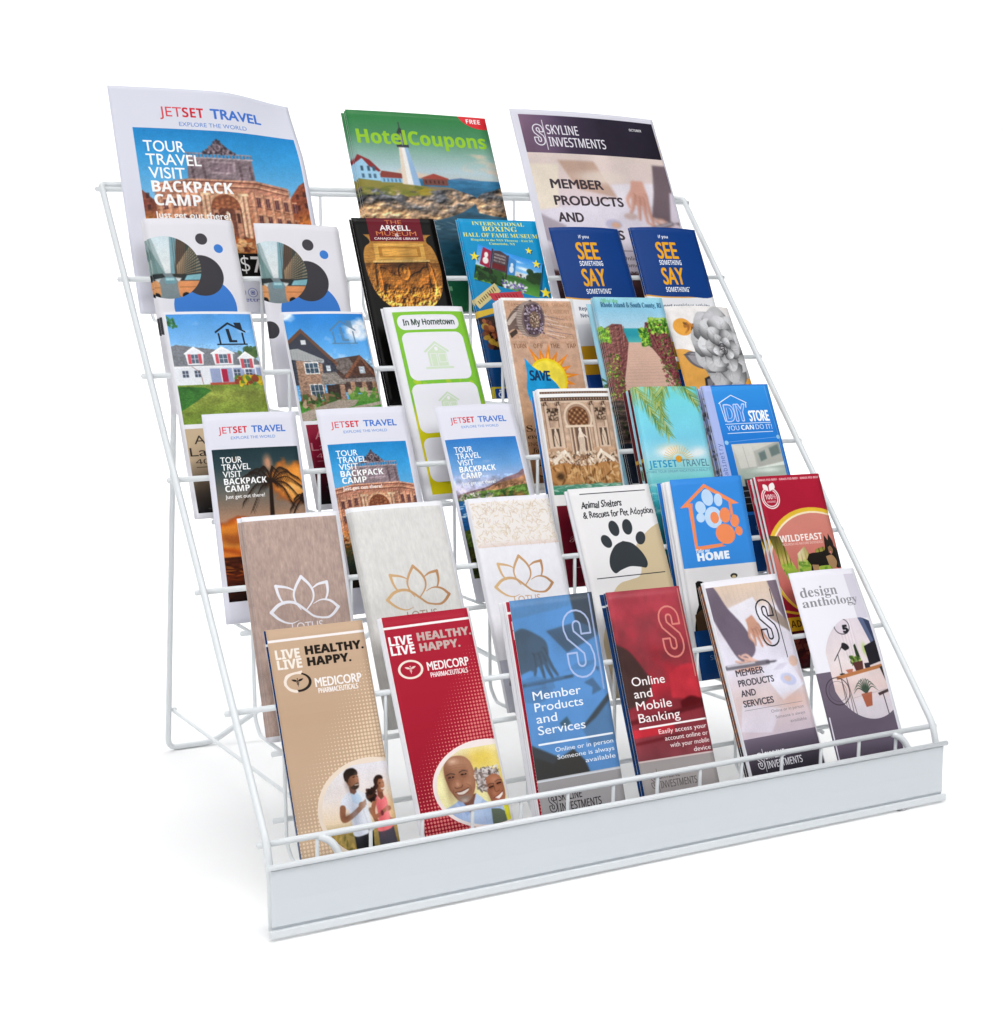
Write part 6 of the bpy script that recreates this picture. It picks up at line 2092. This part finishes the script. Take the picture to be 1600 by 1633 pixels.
def sheet_mesh(name, w, h, th, asp, bend, u0=0., nu=14, nv=26):
    """thin closed sheet: art on the front (+n), paper on the back and edges"""
    bm = bmesh.new()
    uvl = bm.loops.layers.uv.new('print')
    F, B = [], []
    for j in range(nv + 1):
        for i in range(nu + 1):
            u, v = i / nu, j / nv
            n = bend(u, v)
            F.append(bm.verts.new((u * w, v * h, n + th / 2)))
            B.append(bm.verts.new((u * w, v * h, n - th / 2)))
    g = lambda L, i, j: L[j * (nu + 1) + i]
    for j in range(nv):
        for i in range(nu):
            q = [(i, j), (i + 1, j), (i + 1, j + 1), (i, j + 1)]
            f = bm.faces.new([g(F, a, b) for a, b in q])
            f.smooth = True
            for lp, (a, b) in zip(f.loops, q):
                lp[uvl].uv = (a / nu, 1 - (1 - b / nv) * h / w / asp)
            f = bm.faces.new([g(B, a, b) for a, b in q[::-1]])
            f.smooth = True
            f.material_index = 1
    edge = [(i, 0) for i in range(nu)] + [(nu, j) for j in range(nv)] + [(i, nv) for i in range(nu, 0, -1)] + [(0, j) for j in range(nv, 0, -1)]
    for (a, b), (c, d) in zip(edge, edge[1:] + edge[:1]):
        f = bm.faces.new([g(F, a, b), g(B, a, b), g(B, c, d), g(F, c, d)])
        f.material_index = 1
    me = bpy.data.meshes.new(name)
    bm.to_mesh(me)
    bm.free()
    return me


def smooth(a, b, x):
    t = min(1, max(0, (x - a) / (b - a)))
    return t * t * (3 - 2 * t)


#  key: tier, left, right, height reached by the left and right top corner, foot, depth of the stack
SLOT = {
 'travel_poster': (6, .0212, .2320, .2779, .2705, .006, .004), 'coupon': (6, .2919, .4733, .2610, .2565, .006, .006), 'sky_poster': (6, .5134, .7226, .2796, .2717, .006, .002),
 'bub1': (5, .0272, .1222, .2141, .2156, .016, .004), 'bub2': (5, .1442, .2401, .2089, .2055, .022, .004), 'arkell': (5, .2593, .3600, .2246, .2249, .006, .004),
 'boxing': (5, .3903, .4911, .2271, .2229, .006, .004), 'see1': (5, .5077, .6044, .2167, .2172, .006, .004), 'see2': (5, .6207, .7168, .2193, .2167, .006, .004),
 'house1': (4, .0225, .1149, .2199, .2196, .006, .004), 'house2': (4, .1475, .2383, .2182, .2180, .006, .004), 'hometown': (4, .2626, .3571, .2212, .2241, .006, .004),
 'shower': (4, .3966, .4873, .2262, .2217, .006, .015), 'map': (4, .5215, .6152, .2302, .2261, .006, .008), 'rose': (4, .6215, .7158, .2207, .2194, .006, .003),
 'sunset': (3, .0320, .1268, .2045, .2041, .032, .004), 'trevi': (3, .1506, .2481, .2111, .2116, .016, .004), 'coast': (3, .2824, .3748, .2126, .2141, .008, .004),
 'fountain': (3, .4000, .4901, .2205, .2164, .020, .008), 'beach': (3, .5198, .6051, .2231, .2182, .008, .012), 'diy': (3, .6149, .7081, .2218, .2211, .006, .010),
 'brown': (2, .0431, .1390, .2103, .2100, .026, .006), 'grey': (2, .1537, .2529, .2182, .2203, .010, .006), 'gold': (2, .2805, .3740, .2214, .2195, .006, .006),
 'animal': (2, .3985, .4980, .2233, .2236, .006, .0045), 'home': (2, .5137, .6070, .2165, .2156, .020, .012), 'wild': (2, .6318, .7207, .2205, .2175, .006, .010),
 'tan': (1, .0400, .1329, .2195, .2189, .014, .003), 'red': (1, .1513, .2435, .2210, .2228, .008, .0038), 'blue': (1, .2802, .3725, .2165, .2174, .022, .010),
 'redS': (1, .3938, .4817, .2201, .2173, .012, .006), 'S4': (1, .5111, .6059, .2202, .2229, .006, .008), 'anth': (1, .6280, .7214, .2206, .2196, .010, .003)}

#  key: print, kind, label, bow, top curl
FRONT = {
 'travel_poster': ('travel_poster', 'flyer', 'large white travel poster with a fountain palace, its top corner curling back', .0, .0),
 'coupon': ('coupon', 'magazine', 'front green coupon magazine with a white lighthouse on its cover', .001, -.002),
 'sky_poster': ('sky_poster', 'flyer', 'large white sheet with dark header and hands over papers, top right corner', .003, -.004),
 'bub1': ('bub', 'brochure', 'white brochure with city circle and dark and blue dots, nearer the left side wire', .003, -.004),
 'bub2': ('bub', 'brochure', 'white brochure with city circle and dots, beside the black museum card', .0015, -.004),
 'arkell': ('arkell', 'leaflet', 'front black museum leaflet with a golden carving under a maroon banner', .0, .0),
 'boxing': ('boxing', 'leaflet', 'front bright blue leaflet with yellow stars and serif title', .0, .0),
 'see1': ('see', 'brochure', 'front navy brochure with yellow SEE SAY letters, beside the blue boxing leaflet', .003, -.003),
 'see2': ('see', 'brochure', 'front navy brochure with yellow SEE SAY letters, nearest the right side wire', .003, -.003),
 'house1': ('house1', 'brochure', 'front brochure with a white house with three dormers above a tan panel', .001, -.002),
 'house2': ('house2', 'brochure', 'front brochure with a dark gabled house under clouds above a crimson panel', .001, -.002),
 'hometown': ('hometown', 'brochure', 'front green and yellow hometown brochure with blank rounded boxes', .002, -.003),
 'shower': ('shower', 'brochure', 'front tan water saving brochure with a shower head and blue drop', .0, .0),
 'map': ('map', 'map', 'front light blue folded map with a boardwalk to the sea', .0, -.001),
 'rose': ('rose', 'brochure', 'cream brochure with a large grey rose and orange discs', .003, -.006),
 'sunset': ('sunset', 'brochure', 'front white travel brochure with a palm tree at sunset', .002, -.003),
 'trevi': ('trevi', 'brochure', 'front white travel brochure with a fountain palace under blue sky', .002, -.003),
 'coast': ('coast', 'brochure', 'front white travel brochure with a rocky blue coast', .002, -.003),
 'fountain': ('fountain', 'brochure', 'front white bordered brochure with a close view of marble fountain statues', .001, -.001),
 'beach': ('beach', 'brochure', 'front turquoise brochure with palm fronds over a bright sea', .001, -.001),
 'diy': ('diy', 'brochure', 'front blue DIY store brochure with a kitchen picture and lilac spine', .001, -.002),
 'brown': ('brown', 'brochure', 'front brown textured brochure with a white lotus', .001, -.002),
 'grey': ('grey', 'brochure', 'front pale grey brochure with a gold lotus', .002, -.003),
 'gold': ('gold', 'brochure', 'front white brochure with a gold lotus below a speckled gold band', .001, -.002),
 'animal': ('animal', 'brochure', 'front white and beige animal shelter brochure with a dark paw print', .0, -.001),
 'home': ('home', 'brochure', 'front blue brochure with an orange house outline and two paws', .001, -.001),
 'wild': ('wild', 'brochure', 'front crimson pet food brochure with a dog and gold arc', .0, -.001),
 'tan': ('tan', 'brochure', 'front tan brochure with two runners in a round picture', .0, .0),
 'red': ('red', 'brochure', 'front red brochure with a smiling older couple in a round picture', .0, .0),
 'blue': ('blue', 'brochure', 'front blue tinted brochure with a hollow letter S and hands over papers', .0, -.001),
 'redS': ('redS', 'brochure', 'front red tinted banking brochure with a hollow letter S', .0, -.001),
 'S4': ('S4', 'brochure', 'front pale lilac brochure with a dark hollow letter S and pointing hand', .001, -.002),
 'anth': ('anth', 'brochure', 'white and mauve design brochure with a desk, lamp and potted plant', .003, -.008)}

#  stock standing behind the front sheet: sideways shift, lift, print, label (mm)
BEHIND = {
 'coupon': [(-2.2, -1.2, 'coupon', 'green magazine edge just behind the lighthouse magazine')] + [(-4.0, -2.4, 'coupon', 'green magazine edge at the back of the lighthouse magazines')],
 'sky_poster': [(1.5, -3.0, 'white', 'plain white sheet behind the large poster with dark header')],
 'bub1': [(-1.6, -1.0, 'bub', 'second city circle brochure, behind the one nearer the left side wire')],
 'bub2': [(1.4, -1.5, 'bub', 'second city circle brochure, behind the one beside the black museum card')],
 'arkell': [(-1.5, -1.0, 'arkell', 'second black museum leaflet, a dark edge behind the golden carving')],
 'boxing': [(-1.2, -.6, 'boxing', 'second blue boxing leaflet, an edge behind the one with stars')],
 'see1': [(1.4, .6, 'see', 'second navy brochure behind the SEE SAY one beside the boxing leaflet')],
 'see2': [(-1.6, .3, 'see', 'second navy brochure behind the SEE SAY one nearest the right side wire')],
 'house1': [(-1.5, .5, 'white', 'white edge of a brochure behind the white house brochure')],
 'house2': [(-1.8, .5, 'white', 'white edge of a brochure behind the dark gabled house brochure')],
 'hometown': [(-1.0, .8, 'white', 'white brochure sticking out behind the hometown brochure'), (-1.8, .4, 'white', 'white brochure at the back of the hometown stack')],
 'shower': [(-.6 * k - .4, -.25 * k, 'white', 'cream brochure within the thick stack behind the shower head brochure') for k in range(1, 8)],
 'map': [(-1.2, -.4, 'map', 'second boardwalk map directly behind the front map'), (-2.2, -.8, 'map', 'third boardwalk map behind the front map'), (-7.5, -6.0, 'paleblue', 'pale blue folded map pushed out to the left behind the boardwalk map')],
 'sunset': [(1.2, -1.0, 'white', 'white brochure edge behind the palm sunset brochure')],
 'trevi': [(1.2, -1.0, 'white', 'white brochure edge behind the fountain palace brochure')],
 'coast': [(1.0, -1.0, 'white', 'white brochure edge behind the rocky coast brochure')],
 'fountain': [(-1.0, -.4, 'white', 'white brochure edge directly behind the marble fountain brochure'), (-2.0, -1.0, 'white', 'white brochure edge at the back of the marble fountain stack'), (-3.6, -7.0, 'lake', 'deep blue brochure showing left of the marble fountain brochure')],
 'beach': [(-1.2, -.6, 'beach', 'second turquoise brochure edge behind the palm frond brochure'), (-3.2, -2.0, 'maroon', 'dark red brochure next behind the palm frond brochure'), (-4.4, -2.4, 'paleblue', 'light blue edge between the two dark red brochures'), (-7.0, -3.2, 'maroon', 'dark red brochure at the back of the palm frond stack')],
 'diy': [(-.8, .2, 'lilac', 'lilac brochure edge just behind the DIY store brochure'), (1.6, .5, 'white', 'pale brochure edge on the right behind the DIY store brochure'), (-1.6, -.5, 'lilac', 'lilac brochure at the back of the DIY store stack')],
 'brown': [(-1.0, 1.4, 'brown', 'brown lotus brochure just behind the front brown one'), (-2.0, .8, 'brown', 'brown lotus brochure at the back of its stack')],
 'grey': [(-1.2, .8, 'grey', 'pale grey lotus brochure just behind the front grey one'), (-2.2, .4, 'grey', 'pale grey lotus brochure at the back of its stack')],
 'gold': [(-1.0, .3, 'white', 'white brochure edge behind the speckled gold lotus brochure')],
 'animal': [(-.7, -.6, 'white', 'white brochure edge just behind the paw print brochure'), (-1.3, -1.2, 'white', 'white brochure edge in the middle of the paw print stack'), (-1.9, -1.8, 'white', 'white brochure edge at the back of the paw print stack')],
 'home': [(-4.5, -1.5, 'trevi_dark', 'brown fountain brochure showing left of the orange house brochure'), (-6.2, -1.6, 'white', 'white edge just behind the brown fountain brochure'), (-7.6, -2.0, 'white', 'white edge in the middle of the orange house stack'), (-9.0, -1.2, 'lake', 'blue edge at the back of the orange house stack')],
 'wild': [(-1.0, -.3, 'white', 'white edge just behind the crimson pet food brochure'), (-1.9, -.6, 'wild', 'second crimson pet food brochure edge in the stack'), (-2.8, -1.0, 'white', 'white edge deeper in the crimson pet food stack'), (-3.8, -1.2, 'wild', 'crimson brochure edge at the back of the pet food stack')],
 'tan': [(-.4, -.5, 'navy', 'navy brochure edge just behind the tan runners brochure'), (-.8, -1.0, 'navy', 'navy brochure edge at the back of the tan runners stack')],
 'red': [(-.9, -.4, 'white', 'white brochure edge just behind the red older couple brochure'), (-1.6, -.8, 'white', 'white brochure edge at the back of the red older couple stack')],
 'blue': [(-3.2, -.6, 'red', 'red brochure showing left of the blue hollow S brochure'), (-4.4, -.4, 'white', 'white edge just behind the red brochure of the blue stack'), (-5.6, -.2, 'white', 'white edge in the middle of the blue hollow S stack'), (-6.6, 0, 'white', 'white edge at the back of the blue hollow S stack')],
 'redS': [(-2.2, -.5, 'navy', 'navy brochure just behind the red tinted banking brochure'), (-3.4, -1.0, 'navy', 'navy brochure at the back of the red tinted banking stack')],
 'S4': [(-.8, -.4, 'white', 'white edge just behind the pale lilac hollow S brochure'), (-1.8, -3.0, 'brick', 'brick brown brochure edge behind the pale lilac hollow S brochure'), (-2.6, -3.6, 'brick', 'brick brown brochure at the back of the pale lilac stack')]}
SHARED = {'shower': 'cream brochures stacked behind the shower head brochure'}


def stand(key):
    tier, xl, xr, sl, sr, foot, depth = SLOT[key]
    print_key, kind, label, bow, curl = FRONT[key]
    a = Vector((0, RY(tier) + foot, RZ(tier) - DROP + .002))
    b = Vector((0, RY(tier + 1) - .003 - depth, RZ(tier + 1)))
    t = (b - a).normalized()
    n = Vector((1, 0, 0)).cross(t)
    w = xr - xl
    roll = math.atan2(sr - sl, w) * .45
    h = min(sl, sr) - .0015
    ex = (Vector((1, 0, 0)) * math.cos(roll) + t * math.sin(roll))
    ey = (t * math.cos(roll) - Vector((1, 0, 0)) * math.sin(roll))
    top = a + t * ((sl + sr) / 2) + Vector(((xl + xr) / 2, 0, 0))
    base = top - ey * h - ex * (w / 2)
    place = lambda du, dv, dn: Matrix.Translation(base + ex * du + ey * dv + n * dn) @ Matrix((ex, ey, n)).transposed().to_4x4()
    mat, asp = art_mat(print_key)
    name = {'flyer': 'flyer', 'magazine': 'magazine', 'map': 'folded_map', 'leaflet': 'leaflet'}.get(kind, 'brochure')
    root = tag(empty(name, place(0, 0, 0)), label, kind)
    if key == 'travel_poster':
        bend = lambda u, v: -.022 * smooth(.55, 1.08, u) * smooth(.62, 1.05, v) ** 1.1 + .003 * math.sin(math.pi * u) * v
    else:
        bend = lambda u, v: bow * (1 - (2 * u - 1) ** 2) * (.25 + .75 * v) + curl * smooth(.35, 1.1, v) ** 2 * (.6 + .8 * u * u)
    th = .0003
    link('front_panel', sheet_mesh('front_panel', w, h, th, asp, bend, **({'nu': 44, 'nv': 56} if kind == 'flyer' else {})), [mat, PAPER], root, smooth=False)
    if kind != 'flyer':
        rs = random.Random(sum(map(ord, key)))
        k = rs.uniform(.3, 1.)
        inner = lambda u, v: bend(u, v) - .0005 - .0007 * k * u
        o = link('inner_panel', sheet_mesh('inner_panel', w, h, th, asp, inner, nu=8, nv=14), [PAPER, PAPER], root, smooth=False)
        o.location = (.0005 + .0004 * k, -.0004 * k, 0)
    lst = BEHIND.get(key, [])
    rj = random.Random(sum(map(ord, key)) + 7)
    step = max(.0011, (depth - .0012) / max(1, len(lst)))
    for j, (du, dv, pk, lb) in enumerate(lst):
        m2, asp2 = art_mat(pk)
        fl = lambda u, v: bow * (1 - (2 * u - 1) ** 2) * (.25 + .75 * v) * .8 + curl * smooth(.35, 1.1, v) ** 2 * (.6 + .8 * u * u)
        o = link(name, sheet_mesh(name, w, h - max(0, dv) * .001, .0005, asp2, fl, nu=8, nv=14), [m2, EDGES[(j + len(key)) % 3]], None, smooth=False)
        tw = Matrix.Rotation(math.radians(rj.uniform(-.35, .35)), 4, 'Z')
        o.matrix_world = place(du * .001, max(0, dv) * .001, -.0012 - step * (j + .35)) @ tw
        if dv < 0:
            o.scale = (1, 1 + dv * .001 / h, 1)
        tag(o, lb, kind, SHARED.get(key))


for _k in SLOT:
    stand(_k)
